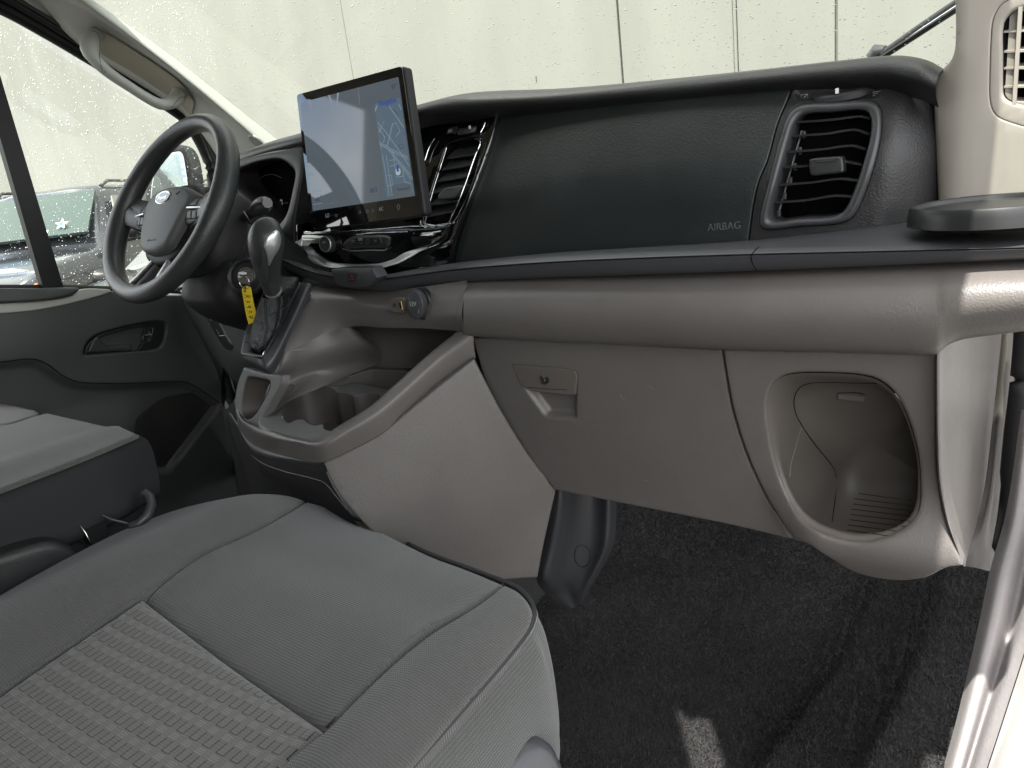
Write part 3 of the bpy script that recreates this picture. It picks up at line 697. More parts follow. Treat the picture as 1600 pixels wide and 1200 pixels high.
# thumbwheel over the right stack vent
c_ = ST.P(727, 202, .010)
t2 = mesh('vent_thumbwheel', *discVF(c_ + np.array([0, .008, -.001]), (0, -.3, 1), (1, 0, 0), [(0, .004), (.019, .004), (.0215, .002), (.0215, -.003), (.019, -.004)], 36, 1, .7), M['black_satin'], dash, sharp=35)
box('marker', M['white_ink'], t2, PY(734, 199, c_[1] - .010), .003, .002, .005)
pl_ = slab('icon_plate', M['black_smooth'], dash, ST, [(700,200,1),(712,197,1),(708,209,1),(696,210,1)], r=.0005, t=.003, step=.004, up=.0075)
line_on('icon', M['white_ink'], pl_, pl_, [(700,207),(703,203),(706,203)], .0004)
line_on('icon', M['white_ink'], pl_, pl_, [(703,207),(707,204)], .0004)
tube('chrome_line', M['chrome'], dash, [ST.P(*p, .008) for p in ((752,196),(758,191),(755,200),(751,207))], .0008, False, 5)
# knob and button pod
kc = ST.P(517, 381, .014)
kn = disc('volume_knob', M['black_satin'], dash, kc, (.12, -1, .1), (1, 0, 0), [(.0165, 0), (.0165, .014), (.0155, .0165), (.0135, .0172), (.013, .0168), (0, .0168)], 36)
disc('knob_ring', M['silver'], kn, kc, (.12, -1, .1), (1, 0, 0), [(.0158, .0158), (.0150, .0176), (.0142, .0176), (.0142, .0160)], 36)
text('lettering', 'VOL', M['grey_ink'], kn, kc + np.array([-.006, -.0174, .0025]), kc + np.array([.0055, -.0160, .0035]), (.12, -1, .1), 1.1)
tube('icon', M['grey_ink'], kn, [kc + np.array([-.0005 + .0022 * math.cos(a), -.0172, -.005 + .0022 * math.sin(a)]) for a in np.linspace(0, 6.28, 12)[:-1]], .0004, True, 4)
pod = slab('button_pod', M['black_satin'], dash, ST, [(543,373),(553,369),(580,368),(600,368),(607,371),(607,378),(606,384),(603,387),(575,388),(545,388),(536,386),(536,380)], r=.004, t=.016, step=.004, up=.019)
pb = slab('button_row', M['black_smooth'], pod, ST, [(549,374),(556,371),(575,370),(590,370),(594,374),(595,381),(590,383),(570,383),(550,384)], r=.002, t=.006, step=.004, up=.0215)
tube('chrome_line', M['silver'], pod, lineP(ST, [(536,389),(550,392),(580,391),(600,391),(605,388)], .0185), .0008, False, 6)
for k, gx in enumerate((552, 563, 574.5, 586)):
    if k: line_on('button_gap', M['dark'], pb, pb, [(gx - 6, 373), (gx - 6.2, 383)], .0004)
    if k == 0:
        line_on('icon', M['grey_ink'], pb, pb, [(gx-2,375),(gx+1,377),(gx-2,379)], .0004, n=2); line_on('icon', M['grey_ink'], pb, pb, [(gx+3,375),(gx+1,377),(gx+3,379)], .0004, n=2)
    elif k == 1:
        text_on('REAR', M['grey_ink'], pb, pb, (gx-3,376), (gx+4,376), 1.2, 'icon'); line_on('icon', M['grey_ink'], pb, pb, [(gx-1,379),(gx+1,381),(gx+2,379)], .0004, n=2)
    elif k == 2: line_on('icon', M['grey_ink'], pb, pb, [(gx-2,375),(gx+2,375),(gx+2,380),(gx-2,380)], .0003, n=3, closed=True)
    else: line_on('icon', M['grey_ink'], pb, pb, [(gx+2,374),(gx-1,379)], .0004, n=2); line_on('icon', M['grey_ink'], pb, pb, [(gx-1,375),(gx+3,377)], .0004, n=2)
# hazard switch pod
hp = slab('hazard_switch_housing', M['black_satin'], dash, ST, [(517,421,1),(552,419),(580,419,1),(583,424),(589,434,1),(582,442),(575,449,1),(550,450),(530,448,1),(521,438)], r=.003, t=.022, step=.006, up=.142)
hs = slab('hazard_switch', M['black_smooth'], hp, ST, [(544,425),(555,425),(557,427),(555,438),(553,441),(544,441),(542,439),(543,428)], r=.0015, t=.008, step=.004, up=.144)
line_on('hazard_triangle', M['red_ink'], hs, hs, [(549.5,429.5),(552.5,436.5),(545.5,437)], .0006, n=1, closed=True)

# ================================================================== INSTRUMENT CLUSTER
hoodo = [(366,256),(390,246),(420,238),(452,232),(474,228),(476,262),(470,300),(462,350),(459,402),(440,410),(410,405),(390,340),(372,300)]
hoodi = [(368,270),(390,257),(415,250),(440,249),(458,262),(462,272),(457,300),(450,330),(442,345),(430,355),(410,350),(392,320),(372,296)]
HD = yframe(lambda x, z: .905 + .35 * np.clip(z - .98, 0, 1))
Lh = [[HD.P(*p, 0) for p in hoodo], [HD.P(*p, .004) for p in [((a[0]*.8+b[0]*.2), (a[1]*.8+b[1]*.2)) for a, b in zip(hoodo, hoodi)]], [HD.P(*p, .002) for p in hoodi], [HD.P(*p, 0) + np.array([0, .03, -.002]) for p in hoodi], [HD.P(*p, 0) + np.array([0, .11, 0]) for p in hoodi]]
cl_ = rings('instrument_cluster', M['black_soft'], dash, Lh, 5, nv=3, label='dark instrument binnacle behind the steering wheel')
gp = slab('gauge_glass', M['void'], cl_, yframe(lambda x, z: .985 + .15 * np.clip(z - .98, 0, 1)), [(345,262),(385,250),(430,244),(470,250),(475,320),(465,370),(440,380),(380,370),(345,330)], r=.001, t=.004, step=.02)
line_on('dial_arc', M['grey_ink'], gp, gp, [(430,338),(431,330),(436,322),(443,318),(450,317)], .0006)
text_on('2', M['white_ink'], gp, gp, (432,341), (435.5,340), 1.6, 'dial_number'); text_on('3', M['white_ink'], gp, gp, (440,330), (443.5,329), 1.6, 'dial_number')
line_on('dial_arc', M['grey_ink'], gp, gp, [(400,283),(415,274),(428,273),(440,278)], .0003)

# ================================================================== TOUCHSCREEN
ts = thing('touchscreen', 'large upright touchscreen glowing with a map, standing in front of the centre stack', 'screen', tuple(PY(573, 350, .86)))
A_ = PY(487, 358, .838); B_ = PY(662, 335, .838); C_ = PY(462, 150, .868)
TS = pframe(A_, B_, C_)
sc_out = [(464,147),(470,144),(545,124),(622,103),(632,104),(636,112),(648,220),(660,328),(658,335),(650,338),(575,347),(495,358),(487,355),(484,345),(473,245),(462,156)]
def sq(pts): return [(p[0], p[1]) for p in pts]
SO = [(463,148),(627,103),(660,336),(487,358)]
def bil(u, v):     # position on the screen face in pixels by fraction, taken on the plane
    a, b, c, d = [TS.pix(*p) for p in SO]; q = (1 - v) * ((1 - u) * a + u * b) + v * ((1 - u) * d + u * c); return q
def rr(u0, v0, u1, v1, rad=.004, k=4):
    P_ = [bil(u0, v0), bil(u1, v0), bil(u1, v1), bil(u0, v1)]; out = []
    for i in range(4):
        p = P_[i]; a = P_[i - 1]; b = P_[(i + 1) % 4]; ua = (a - p) / np.linalg.norm(a - p); ub = (b - p) / np.linalg.norm(b - p)
        for j in range(k + 1):
            t = j / k; out.append(tuple((p + ua * rad) * (1 - t)**2 + 2 * p * t * (1 - t) + (p + ub * rad) * t * t))
    return [(*o, 1) for o in out]
slab('housing', M['shroud'], ts, TS, rr(-.004, -.004, 1.012, 1.004, .008), r=.004, t=.012, step=.02, up=-.003, uv=True, n=1)
face = slab('glass_face', M['gloss'], ts, TS, rr(0, 0, 1, 1, .006), r=.0008, t=.003, step=.03, up=0, uv=True, n=1)
M['scr'] = emitm('screen_glow', (.029, .035, .041)); M['scr_map'] = emitm('screen_map', (.030, .044, .056)); M['scr_line'] = emitm('screen_roads', (.05, .068, .085)); M['scr_txt'] = emitm('screen_blue_text', (.008, .018, .09)); M['scr_dk'] = emitm('screen_dark_text', (.012, .016, .03)); M['scr_w'] = emitm('screen_white', (.12, .14, .16))
disp = slab('display', M['scr'], ts, TS, rr(.035, .065, .965, .865, .001, 1), r=0, t=.0004, step=.03, up=.0006, uv=True, n=1)
slab('map_card', M['scr_map'], disp, TS, rr(.735, .20, .955, .845, .002, 2), r=0, t=.0004, step=.03, up=.001, uv=True, n=1)
def scr_text(s, u0, v0, u1, m, hs=1.15, name='lettering'):
    text(name, s, m, ts, TS.pt(*bil(u0, v0), .0013), TS.pt(*bil(u1, v0), .0013), TS.N, hs, .0002)
scr_text('Navigation', .775, .225, .925, M['scr_txt'], 1.3); scr_text('91°', .90, .137, .945, M['scr_dk'], 1.2); scr_text('Homestead', .83, .815, .93, M['scr_dk'], 1.2)
scr_text('100.3', .075, .80, .125, M['scr_dk'], 1.4); scr_text('105.9', .60, .80, .66, M['scr_dk'], 1.4); scr_text('A/C', .655, .935, .695, M['grey_ink'], 1.3)
scr_text('LO', .16, .93, .195, M['grey_ink'], 1.3)
def scr_line(pts, w=.0007, m='scr_line'):
    P_ = [TS.pt(*bil(*p), .0012) for p in pts]; return tube('map_road', M[m], disp, P_, w, False, 4, .3, nrmv=TS.N)
for pts in ([(.745,.33),(.80,.40),(.90,.56),(.955,.66)], [(.735,.46),(.82,.52),(.955,.60)], [(.735,.475),(.82,.535),(.955,.615)], [(.86,.24),(.955,.40)], [(.745,.40),(.80,.33)], [(.87,.36),(.80,.50)],
            [(.80,.52),(.95,.74)], [(.82,.53),(.955,.72)], [(.75,.55),(.76,.84)], [(.78,.56),(.785,.84)], [(.80,.60),(.86,.60)], [(.80,.64),(.88,.63)], [(.84,.55),(.84,.72),(.90,.72)], [(.90,.66),(.955,.75)], [(.90,.68),(.90,.76),(.95,.78)],
            [(.86,.36),(.90,.36),(.92,.42),(.88,.45)], [(.745,.48),(.745,.52)], [(.76,.70),(.80,.70),(.80,.77),(.76,.77)], [(.94,.24),(.955,.28)], [(.745,.36),(.79,.44),(.77,.47)]):
    scr_line(pts)
scr_line([(.885,.265),(.925,.315)], .0009, 'scr_dk')
cc = bil(.915, .52); tube('map_pin', M['scr_dk'], disp, [TS.pt(cc[0] + .004 * math.cos(a), cc[1] + .004 * math.sin(a), .0013) for a in np.linspace(0, 6.28, 13)[:-1]], .0004, True, 4)
cc = bil(.86, .685); disc('position_marker', M['scr_w'], disp, TS.pt(*cc, .0013), TS.N, TS.U, [(.0055, 0), (.0055, .0002), (0, .0002)], 20)
patch('arrow', M['scr_txt'], disp, [TS.pt(cc[0] + a, cc[1] + b, .0018) for a, b in ((-.003, -.001), (0, .012), (0, .001))], 0, .0002); patch('arrow', M['scr_txt'], disp, [TS.pt(cc[0] + a, cc[1] + b, .0018) for a, b in ((0, .001), (0, .012), (.003, -.001))], 0, .0002)
slab('address_card', M['scr'], disp, TS, rr(.79, .77, .945, .845, .002, 2), r=0, t=.0003, step=.03, up=.00125, uv=True, n=1)
scr_line([(.05,.72),(.14,.72)], .0004); scr_line([(.05,.82),(.14,.82)], .0004)
for u in (.26, .48, .55, .60, .82):
    cc = bil(u, .925); tube('icon', M['grey_ink'], face, [TS.pt(cc[0] + .003 * math.cos(a), cc[1] + .003 * math.sin(a) * (1.4 if u > .8 else .8), .0006) for a in np.linspace(0, 6.28, 7)[:-1]], .0003, True, 4)

# ================================================================== CENTRE CONSOLE
con = thing('centre_console', 'taupe centre console with cup holders in front of the gear lever', 'console', (-.9, .8, .05))
# side panel, facing the passenger footwell
so_ = [(741,560,1,.80),(690,600,0,.765),(636,644,0,.715),(596,677,0,.675),(550,702,0,.64),(505,723,1,.61),(522,760,0,.612),(552,800,0,.625),(600,850,1,.64),(700,905,0,.72),(840,903,1,.83),(850,850,0,.845),(869,766,1,.86),(828,714,0,.845),(783,642,0,.825),(757,592,0,.812)]
CP = pframe(PY(505,723,.612), PY(840,903,.83), PY(737,562,.795))
CPc = CP.off(lambda u, v: .018 * np.sin(np.clip(u / .34, 0, 1) * math.pi))
csp = slab('side_panel', M['taupe'], con, CPc, [(p[0], p[1], p[2]) for p in so_], r=.003, t=.02, step=.012)
# dark nose panels
rows = [[PY(352,625,.77), PY(372,655,.72), PY(392,685,.67), PY(440,702,.645), PY(507,708,.642)],
        [PY(352,640,.745), PY(372,668,.692), PY(392,700,.643), PY(440,715,.618), PY(505,722,.614)],
        [PY(370,700,.73), PY(392,712,.68), PY(408,728,.65), PY(455,748,.63), PY(520,760,.618)],
        [PY(385,740,.75), PY(405,745,.70), PY(425,752,.68), PY(470,775,.66), PY(560,822,.64)],
        [PY(395,780,.78), PY(415,790,.75), PY(445,800,.73), PY(500,830,.70), PY(600,880,.66)]]
loft('nose_panel', M['black_soft'], con, rows, 5, 4)
line_on('nose_seam', M['taupe_s'], con, [o for o in con.children if o.name.startswith('nose_panel')], [(393,712),(415,726),(450,738),(490,748),(508,755),(525,775),(560,818)], .001)
# upper rim: outer seam line -> crest -> inner edge
orim = [(743,559,.80),(690,600,.765),(636,644,.715),(596,677,.675),(550,702,.64),(505,722,.61),(470,717,.612),(430,708,.625),(395,695,.65),(375,675,.685),(368,645,.72)]
crst = [(738,522,.797),(685,562,.758),(632,611,.708),(590,645,.668),(545,672,.632),(503,694,.603),(465,690,.604),(425,682,.618),(392,668,.645),(372,650,.682),(366,625,.72)]
irim = [(712,519,.80),(668,555,.765),(618,600,.715),(578,635,.678),(535,662,.645),(495,686,.625),(462,683,.628),(430,674,.635),(405,667,.66),(384,657,.69),(372,628,.72)]
irm2 = [(x, y + 6, d + .004) for x, y, d in irim]
mid_ = [((a[0] + b[0]) / 2, (a[1] + b[1]) / 2, (a[2] + b[2]) / 2 - .001) for a, b in zip(orim, crst)]
rim = loft('console_rim', M['taupe'], con, [PR(orim), PR(mid_), PR(crst), [PY(x, y, d - .002) for x, y, d in [((a[0]+b[0])/2, (a[1]+b[1])/2 - 2, (a[2]+b[2])/2) for a, b in zip(crst, irim)]], PR(irim), PR(irm2)], 5, 4, flip=True)
# taupe slope between the gear lever and the pocket
rows = [[PY(448,436,.86), PY(490,446,.855), PY(540,452,.85), PY(600,455,.84), PY(660,448,.82), PY(730,438,.812)],
        [PY(470,470,.80), PY(500,468,.81), PY(542,470,.815), PY(600,478,.815), PY(660,472,.805), PY(724,468,.784)],
        [PY(455,510,.76), PY(490,508,.785), PY(535,498,.81), PY(600,500,.81), PY(660,497,.80), PY(722,494,.775)],
        [PY(440,550,.72), PY(480,545,.76), PY(540,512,.815), PY(600,512,.812), PY(660,513,.804), PY(728,518,.797)],
        ]
up_ = loft('upper_panel', M['taupe'], con, rows, 6, 6)
rows = [[PY(431,560,.735), PY(440,550,.724), PY(470,540,.752), PY(510,520,.792), PY(542,512,.815), PY(560,514,.86)],
        [PY(425,590,.72), PY(436,576,.712), PY(465,565,.745), PY(515,548,.79), PY(565,538,.84), PY(590,545,.90)],
        [PY(413,622,.71), PY(422,604,.70), PY(450,598,.735), PY(505,580,.785), PY(565,566,.86), PY(592,566,.91)],
        [PY(402,666,.69), PY(410,655,.68), PY(425,648,.675), PY(450,628,.70), PY(500,606,.76), PY(570,577,.86)]]
loft('inner_slope', M['taupe'], con, rows, 6, 6)
# pocket back wall and floor
rows = [[PY(535,500,.82), PY(600,504,.825), PY(660,505,.825), PY(735,512,.825)],
        [PY(540,514,.92), PY(600,518,.93), PY(670,520,.93), PY(745,525,.92)],
        [PY(555,560,.93), PY(600,570,.94), PY(670,565,.95), PY(745,560,.95)],
        [PY(555,585,.93), PY(600,582,.94), PY(670,578,.95), PY(745,575,.95)]
        ]
loft('pocket_liner', M['taupe_s'], con, rows, 5, 4)
# grey cup holder tray
TR = zframe(lambda x, y: .655 + .10 * np.clip(y - .66, -1, 1) + 0 * x)
tz = [(404,664),(410,642),(450,617),(490,602),(520,594),(560,598),(612,608),(625,603),(640,606),(600,640),(560,665),(530,678),(500,690),(465,688),(430,676)]
hole = [(440,648),(447,630),(463,613),(490,605),(513,604),(524,609),(527,613),(540,614),(550,617),(553,622),(560,618),(575,615),(590,616),(594,622),(588,632),(570,642),(545,658),(527,671),(515,672),(506,668),(505,662),(495,664),(481,660),(475,655),(462,656),(452,660)]
tray = slab('cup_tray', M['grey_rubber'], con, TR, tz, [hole], r=.003, holer=.003, t=.01, step=.006, hw=False)
dwn = np.array([0, 0, -1.])
hl = [TR.P(*p) for p in hole]; hcx = sum(hl) / len(hl)
rings('cup_well', M['taupe_s'], tray, [hl, [p + dwn * .004 + (hcx - p) * .01 for p in hl], [p + dwn * .045 + (hcx - p) * .04 for p in hl], [p + dwn * .07 + (hcx - p) * .08 for p in hl]], 3, cap=True, nv=2, sharp=60)
# raised pocket walls behind the tray
rows = [[PY(517,594,.80), PY(548,586,.835), PY(581,577,.87), PY(583,576.5,.872), PY(640,579,.872), PY(700,581,.87)], [PY(519,600,.80), PY(548,606,.835), PY(581,640,.87), PY(583,641,.872), PY(640,641,.872), PY(700,641,.87)]]
loft('pocket_step', M['taupe_s'], con, rows, 1, 1)
mb = MB(); a_ = [PY(583,577,.872), PY(740,577,.872), PY(740,574,.96), PY(560,574,.96)]; mb.add(a_ + [p - np.array([0, 0, .01]) for p in a_], [(0,1,2,3),(7,6,5,4)]); mb.build('pocket_shelf', M['taupe_s'], con, False)
line_on('pocket_edge', M['grey_rubber'], con, [o for o in con.children if o.name.startswith('pocket_step')], [(519,596.5),(550,588),(580,579),(640,582)], .0012)
# small side bin at the left of the lever
LB = pframe(PY(372,640,.70), PY(412,640,.675), PY(384,575,.715))
lbo = [(380,574,1),(410,582),(441,586,1),(438,602),(424,628),(411,652),(404,676,1),(380,655),(368,640),(367,620),(372,595)]
lbh = [(386,590),(394,589),(412,592),(422,597),(420,610),(408,632),(396,650),(386,656),(378,650),(377,632),(381,605)]
lb = slab('side_bin', M['grey_rubber'], con, LB, lbo, [lbh], r=.004, holer=.003, t=.01, step=.006, up=.002, hw=False)
bl = [LB.P(*p, -.001) for p in lbh]; bc = sum(bl) / len(bl)
rings('bin_well', M['taupe_s'], lb, [bl, [p - LB.N * .03 + (bc - p) * .1 for p in bl], [p - LB.N * .05 + (bc - p) * .25 for p in bl]], 3, cap=True, nv=2)
# body under it all so that the pod is closed on the far side
rows = [[PY(366,625,.72), PY(352,640,.745), PY(345,610,.86), PY(350,560,.95)], [PY(368,645,.72), PY(354,665,.745), PY(350,650,.86), PY(352,600,.95)], [PY(385,740,.76), PY(372,740,.78), PY(365,720,.88), PY(360,690,.98)], [PY(395,780,.78), PY(380,790,.80), PY(372,770,.9), PY(365,740,1.0)]]
loft('far_side', M['black_soft'], con, rows, 3, 3)
# USB port and 12 V socket
us = slab('usb_port', M['taupe_s'], up_, yframe(lambda x, z: .80 + 0 * x), [(611,468),(620,466),(630,466),(632,470),(631,486),(628,489),(613,488),(609,484),(609,474)], r=.0015, t=.008, step=.004, up=.004)
pu = PY(627, 477, .794); box('usb_socket', M['brass'], us, pu, .007, .004, .014, b=.0005); box('usb_tongue', M['dark'], us, pu + np.array([0, -.002, 0]), .0025, .002, .010)
line_on('icon', M['dark'], us, us, [(616,481),(616,473)], .0006, n=1); line_on('icon', M['dark'], us, us, [(613,477),(619,476)], .0006, n=1)
pc = PY(655, 475, .800)
sk = disc('power_socket_cap', M['black_satin'], up_, pc, (.1, -1, .06), (1, 0, 0), [(.0205, -.004), (.0205, .006), (.0195, .011), (.017, .0125), (0, .013)], 40, .86, 1.12)
disc('socket_ring', M['black_smooth'], sk, pc + np.array([.004, .004, 0]), (.1, -1, .06), (1, 0, 0), [(.0225, -.004), (.0225, .004), (.021, .005)], 40, .86, 1.12)
text('lettering', '12V', M['grey_ink'], sk, pc + np.array([-.0065, -.0136, -.0005]), pc + np.array([.006, -.0124, -.0005]), (.1, -1, .06), 1.1)
line_on('icon', M['grey_ink'], sk, sk, [(654,484),(654,489)], .0005, n=1)
line_on('panel_gap', M['taupe_s'], up_, [up_, roll], [(731,443),(724,455),(717,472),(715,492),(718,512),(723,521)], .0016)

# ================================================================== GEAR LEVER
gs = thing('gear_selector', 'automatic gear lever with a silver insert and black leather gaiter beside the steering column', 'gear lever', tuple(PY(430, 560, .68)))
GA = PY(376, 552, .665); GB = PY(418, 560, .665); GC = PY(440, 445, .80)
GF = pframe(GA, GB, GC)
g_out = [(375,550,1),(383,515),(398,480),(412,446,1),(440,440),(470,442,1),(474,440),(489,444,1),(470,490),(450,520),(437,545),(431,580),(428,582,1),(410,577),(384,568,1),(377,560)]
GF2 = GF
bz = slab('shift_bezel', M['black_satin'], gs, GF2, [(375,550,1),(384,512),(398,478),(413,443,1),(442,440),(470,441,1),(455,468),(435,505),(422,535),(412,558,1),(394,556),(377,553,1)],
          [[(389,548,1),(397,515),(410,480),(424,446,1),(445,444),(464,445,1),(445,478),(428,512),(416,540),(410,554,1),(398,552)]], r=.003, holer=.002, t=.03, step=.006, up=.012)
rows = [[PY(377,553,.655), PY(394,557,.652), PY(412,559,.652), PY(440,510,.71), PY(472,441,.79)],
        [PY(382,562,.655), PY(398,568,.652), PY(418,575,.650), PY(447,522,.70), PY(484,443,.785)],
        [PY(384,570,.665), PY(402,577,.662), PY(427,583,.665), PY(455,520,.715), PY(490,448,.80)]]
loft('bezel_skirt', M['black_satin'], gs, rows, 6, 3)
for k, (s_, px, py) in enumerate((('P',401,495),('R',399,501),('N',396.5,507),('D',394.5,513),('M',392,519.5))):
    h_, n_ = hit(bz, px, py, .0003)
    if h_ is not None: text('lettering', s_, M['grey_ink'], bz, h_, h_ + nrm(GF.U) * .0045, n_, 1.1)
line_on('gate_mark', M['dark'], bz, bz, [(384,535),(387.5,535)], .0008, n=1)
gb = [(390,548,.675),(398,512,.70),(410,478,.735),(424,448,.775),(446,445,.79),(464,447,.79),(444,480,.745),(428,512,.705),(416,540,.68),(410,553,.668),(400,552,.668)]
gt = [PY(*p) for p in [(411,465,.70),(411,462,.705),(412,458,.71),(415,454,.715),(422,452,.715),(432,453,.71),(441,456,.70),(442,460,.695),(438,464,.69),(428,467,.69),(418,467,.695)]]
rgt0 = nrm(GF.U) * 1.; L_ = [PR(gb)]; gt = np.array(gt); g0 = np.array(L_[0])
for k, f in enumerate((.25, .5, .75)):
    w = g0 * (1 - f) + gt * f; c = w.mean(0); w = c + (w - c) * (1 + (.28, .50, .30)[k]) + rgt0 * (.004, .007, .003)[k]; L_.append(list(w))
L_.append(list(gt))
gai = rings('gaiter', M['leather'], gs, L_, 4, nv=5, capstart=False)
for seq in ([(413,468),(414,490),(416,515),(413,530),(414,545)],):
    for off in (0, 2.2):
        line_on('gaiter_stitch', M['stitch'], gai, gai, [(x + off, y) for x, y in seq], .0009)
line_on('gaiter_fold', M['stitch'], gai, gai, [(452,465),(450,476),(440,484),(426,490),(418,491)], .0009)
line_on('gaiter_fold', M['stitch'], gai, gai, [(444,500),(432,512),(424,518)], .0008)
# stem and knob: rings along the axis
ax0 = PY(427, 462, .695); ax1 = PY(414, 375, .655); axd = nrm(ax1 - ax0); Lx = np.linalg.norm(ax1 - ax0)
rgt = nrm(np.cross(axd, CAM - ax0)); rgt = -rgt if rgt[0] < 0 else rgt; fwd = nrm(np.cross(axd, rgt)); fwd = fwd if fwd.dot(CAM - ax0) > 0 else -fwd
def kring(px, py, d, a, b, n=12):
    c = PY(px, py, d); return [c + rgt * a * math.cos(t) + fwd * b * math.sin(t) for t in np.linspace(0, 2 * math.pi, n, endpoint=False)]
S1 = 1 / 1.
stem = rings('stem', M['leather'], gs, [kring(426,456,.693,.0125,.0125), kring(425,440,.688,.0115,.012), kring(424,415,.68,.0135,.015)], 2, nv=4)
rings('collar', M['silver'], gs, [kring(427,458,.693,.0130,.013), kring(427,454.5,.692,.0142,.0142), kring(426.5,451,.691,.0138,.0138), kring(426,449,.690,.0120,.012)], 2, nv=3)
q9 = .00092
knob = rings('knob', M['wheel'], gs, [kring(x_, y_, d_, r_ * q9, r_ * q9 * 1.05) for x_, y_, d_, r_ in ((425,453,.690,15), (422.5,440,.686,17.5), (420,430,.683,20), (418,420,.679,22), (417,410,.675,24), (416,395,.669,27), (416,380,.664,29), (415.5,365,.660,27), (416.5,353,.659,20), (417,347,.660,11), (417.5,345,.661,3))], 3, cap=True, nv=4)
ins = [(427,361),(434,358),(439,363),(442,374),(439,390),(431,403),(423,416),(419,427),(417,440),(412,443),(410,430),(411,410),(410,396),(413,380),(419,368)]
kf = kring(424, 390, .64, .01, .01)
def hitN(obs, px, py, lift):
    p, n_ = hit(obs, px, py, 0); return None if p is None else p + n_ * lift
def decal(name, m_, parent, obs, pts, lift=.0012, n=4, inner=5, label=None):
    """thin raised inlay following the surface seen under the pixels: rings shrinking to the centre"""
    O = [np.array(p) for p in catmull(pts, n, True)]; c = sum(O) / len(O); V = []; F = []; m = len(O); ok = True; last = [hit(obs, *(c + (p - c) * .5))[0] for p in O]; last = [p for p in last if p is not None]; last = last[0][1] if last else .7
    for k in range(inner + 1):
        f = 1 - k / (inner + .0) * .97
        for p in O:
            q = c + (p - c) * f; h_ = hitN(obs, *q, lift * (0 if k == 0 else 1)) if k else hitN(obs, *q, -.0005)
            if h_ is None: ok = False; rq = ray(*q); h_ = CAM + rq * (last / rq[1])
            last = h_[1]
            V.append(h_)
    if not ok: print('decal partial', name)
    for k in range(inner):
        for i in range(m): F.append((k * m + i, k * m + (i + 1) % m, (k + 1) * m + (i + 1) % m, (k + 1) * m + i))
    F.append(tuple(range(inner * m, inner * m + m)))
    return mesh(name, V, F, m_, parent, True, label, None, 60)
decal('silver_insert', M['silver'], gs, knob, [(425,361.5),(432,358),(438,361.5),(440,375),(437,388.5),(427.5,404),(419.5,418),(417,404),(414.5,393),(411,384),(416,370.5)], .0012)
decal('lower_insert', M['black_satin'], gs, [knob, stem], [(398,421),(406,420),(408.5,404),(410.5,388),(413.5,396),(416,409),(418.5,421),(418,436),(414,443),(408,441),(401,431)], .0010)

# ================================================================== STEERING COLUMN AND WHEEL
WC = np.array([-1.296, .705, 1.024]); TILT = .582; WN = np.array([0, -math.cos(TILT), math.sin(TILT)])
WU = np.array([1., 0, 0]); WV = np.cross(WN, WU); WV = WV if WV[2] > 0 else -WV
def wp(u, v, n=0.): return WC + WU * u + WV * v + WN * n
colm = thing('steering_column', 'black steering column shroud between the wheel and the dashboard', 'steering column', tuple(wp(0, 0, -.25)))
def sq_ring(cu, cv, a, b, n, e=3.2, k=20, dz=0.):
    out = []
    for t in np.linspace(0, 2 * math.pi, k, endpoint=False):
        c, s = math.cos(t), math.sin(t); out.append(wp(cu + a * np.sign(c) * abs(c)**(2 / e), cv + b * np.sign(s) * abs(s)**(2 / e), n) + np.array([0, 0, dz]))
    return out
shr = rings('shroud', M['shroud'], colm, [sq_ring(0, -.01, .050, .050, -.030), sq_ring(0, -.01, .092, .080, -.050), sq_ring(0, -.015, .102, .090, -.075), sq_ring(0, -.02, .100, .088, -.13), sq_ring(0, -.03, .092, .082, -.19), sq_ring(0, -.03, .080, .075, -.26)], 2, nv=4, capstart=True)
rings('lower_shroud', M['shroud'], colm, [sq_ring(.04, -.105, .030, .03, -.075), sq_ring(.045, -.105, .075, .045, -.085), sq_ring(.05, -.11, .082, .055, -.13), sq_ring(.05, -.10, .082, .06, -.22)], 2, nv=3, capstart=True)
kcn = PY(383, 431, .725); kn_ = nrm((.55, -.75, .25))
disc('ignition_bezel', M['black_smooth'], colm, kcn - kn_ * .012, kn_, (1, 0, 0), [(.036, -.03), (.034, .006), (.030, .010), (.027, .008), (.026, -.002), (0, -.002)], 40)
disc('ignition_barrel', M['black_satin'], colm, kcn - kn_ * .012, kn_, (1, 0, 0), [(.0165, -.002), (.0165, .008), (.0145, .010), (.012, .006), (0, .006)], 32)
disc('barrel_ring', M['steel'], colm, kcn - kn_ * .012, kn_, (1, 0, 0), [(.0155, .008), (.0148, .0102), (.0128, .0102), (.012, .008)], 32)
tube('edge_highlight', M['black_satin'], colm, [PY(*p) for p in ((382,330,.74),(390,350,.74),(388,372,.74),(375,400,.74),(350,430,.74),(325,455,.73),(300,470,.72))], .003, False, 6)  # paler tube stands in for the highlight along the shroud corner
# stalk
st = thing('wiper_stalk', 'black wiper stalk with a faceted end in front of the instrument binnacle', 'stalk', tuple(PY(395, 335, .78)))
tube('arm', M['black_smooth'], st, [PY(372,345,.80), PY(385,338,.785), PY(398,329,.77)], [.007, .008, .009], False, 12)
tube('grip', M['black_satin'], st, [PY(397,330,.772), PY(401,327,.768), PY(410,321,.762), PY(415,318,.760)], [.0095, .0125, .0145, .0125], False, 14)
tube('end_cap', M['black_satin'], st, [PY(408,322,.762), PY(416,318,.757), PY(418,317,.755)], [.0115, .0115, .009], False, 8)
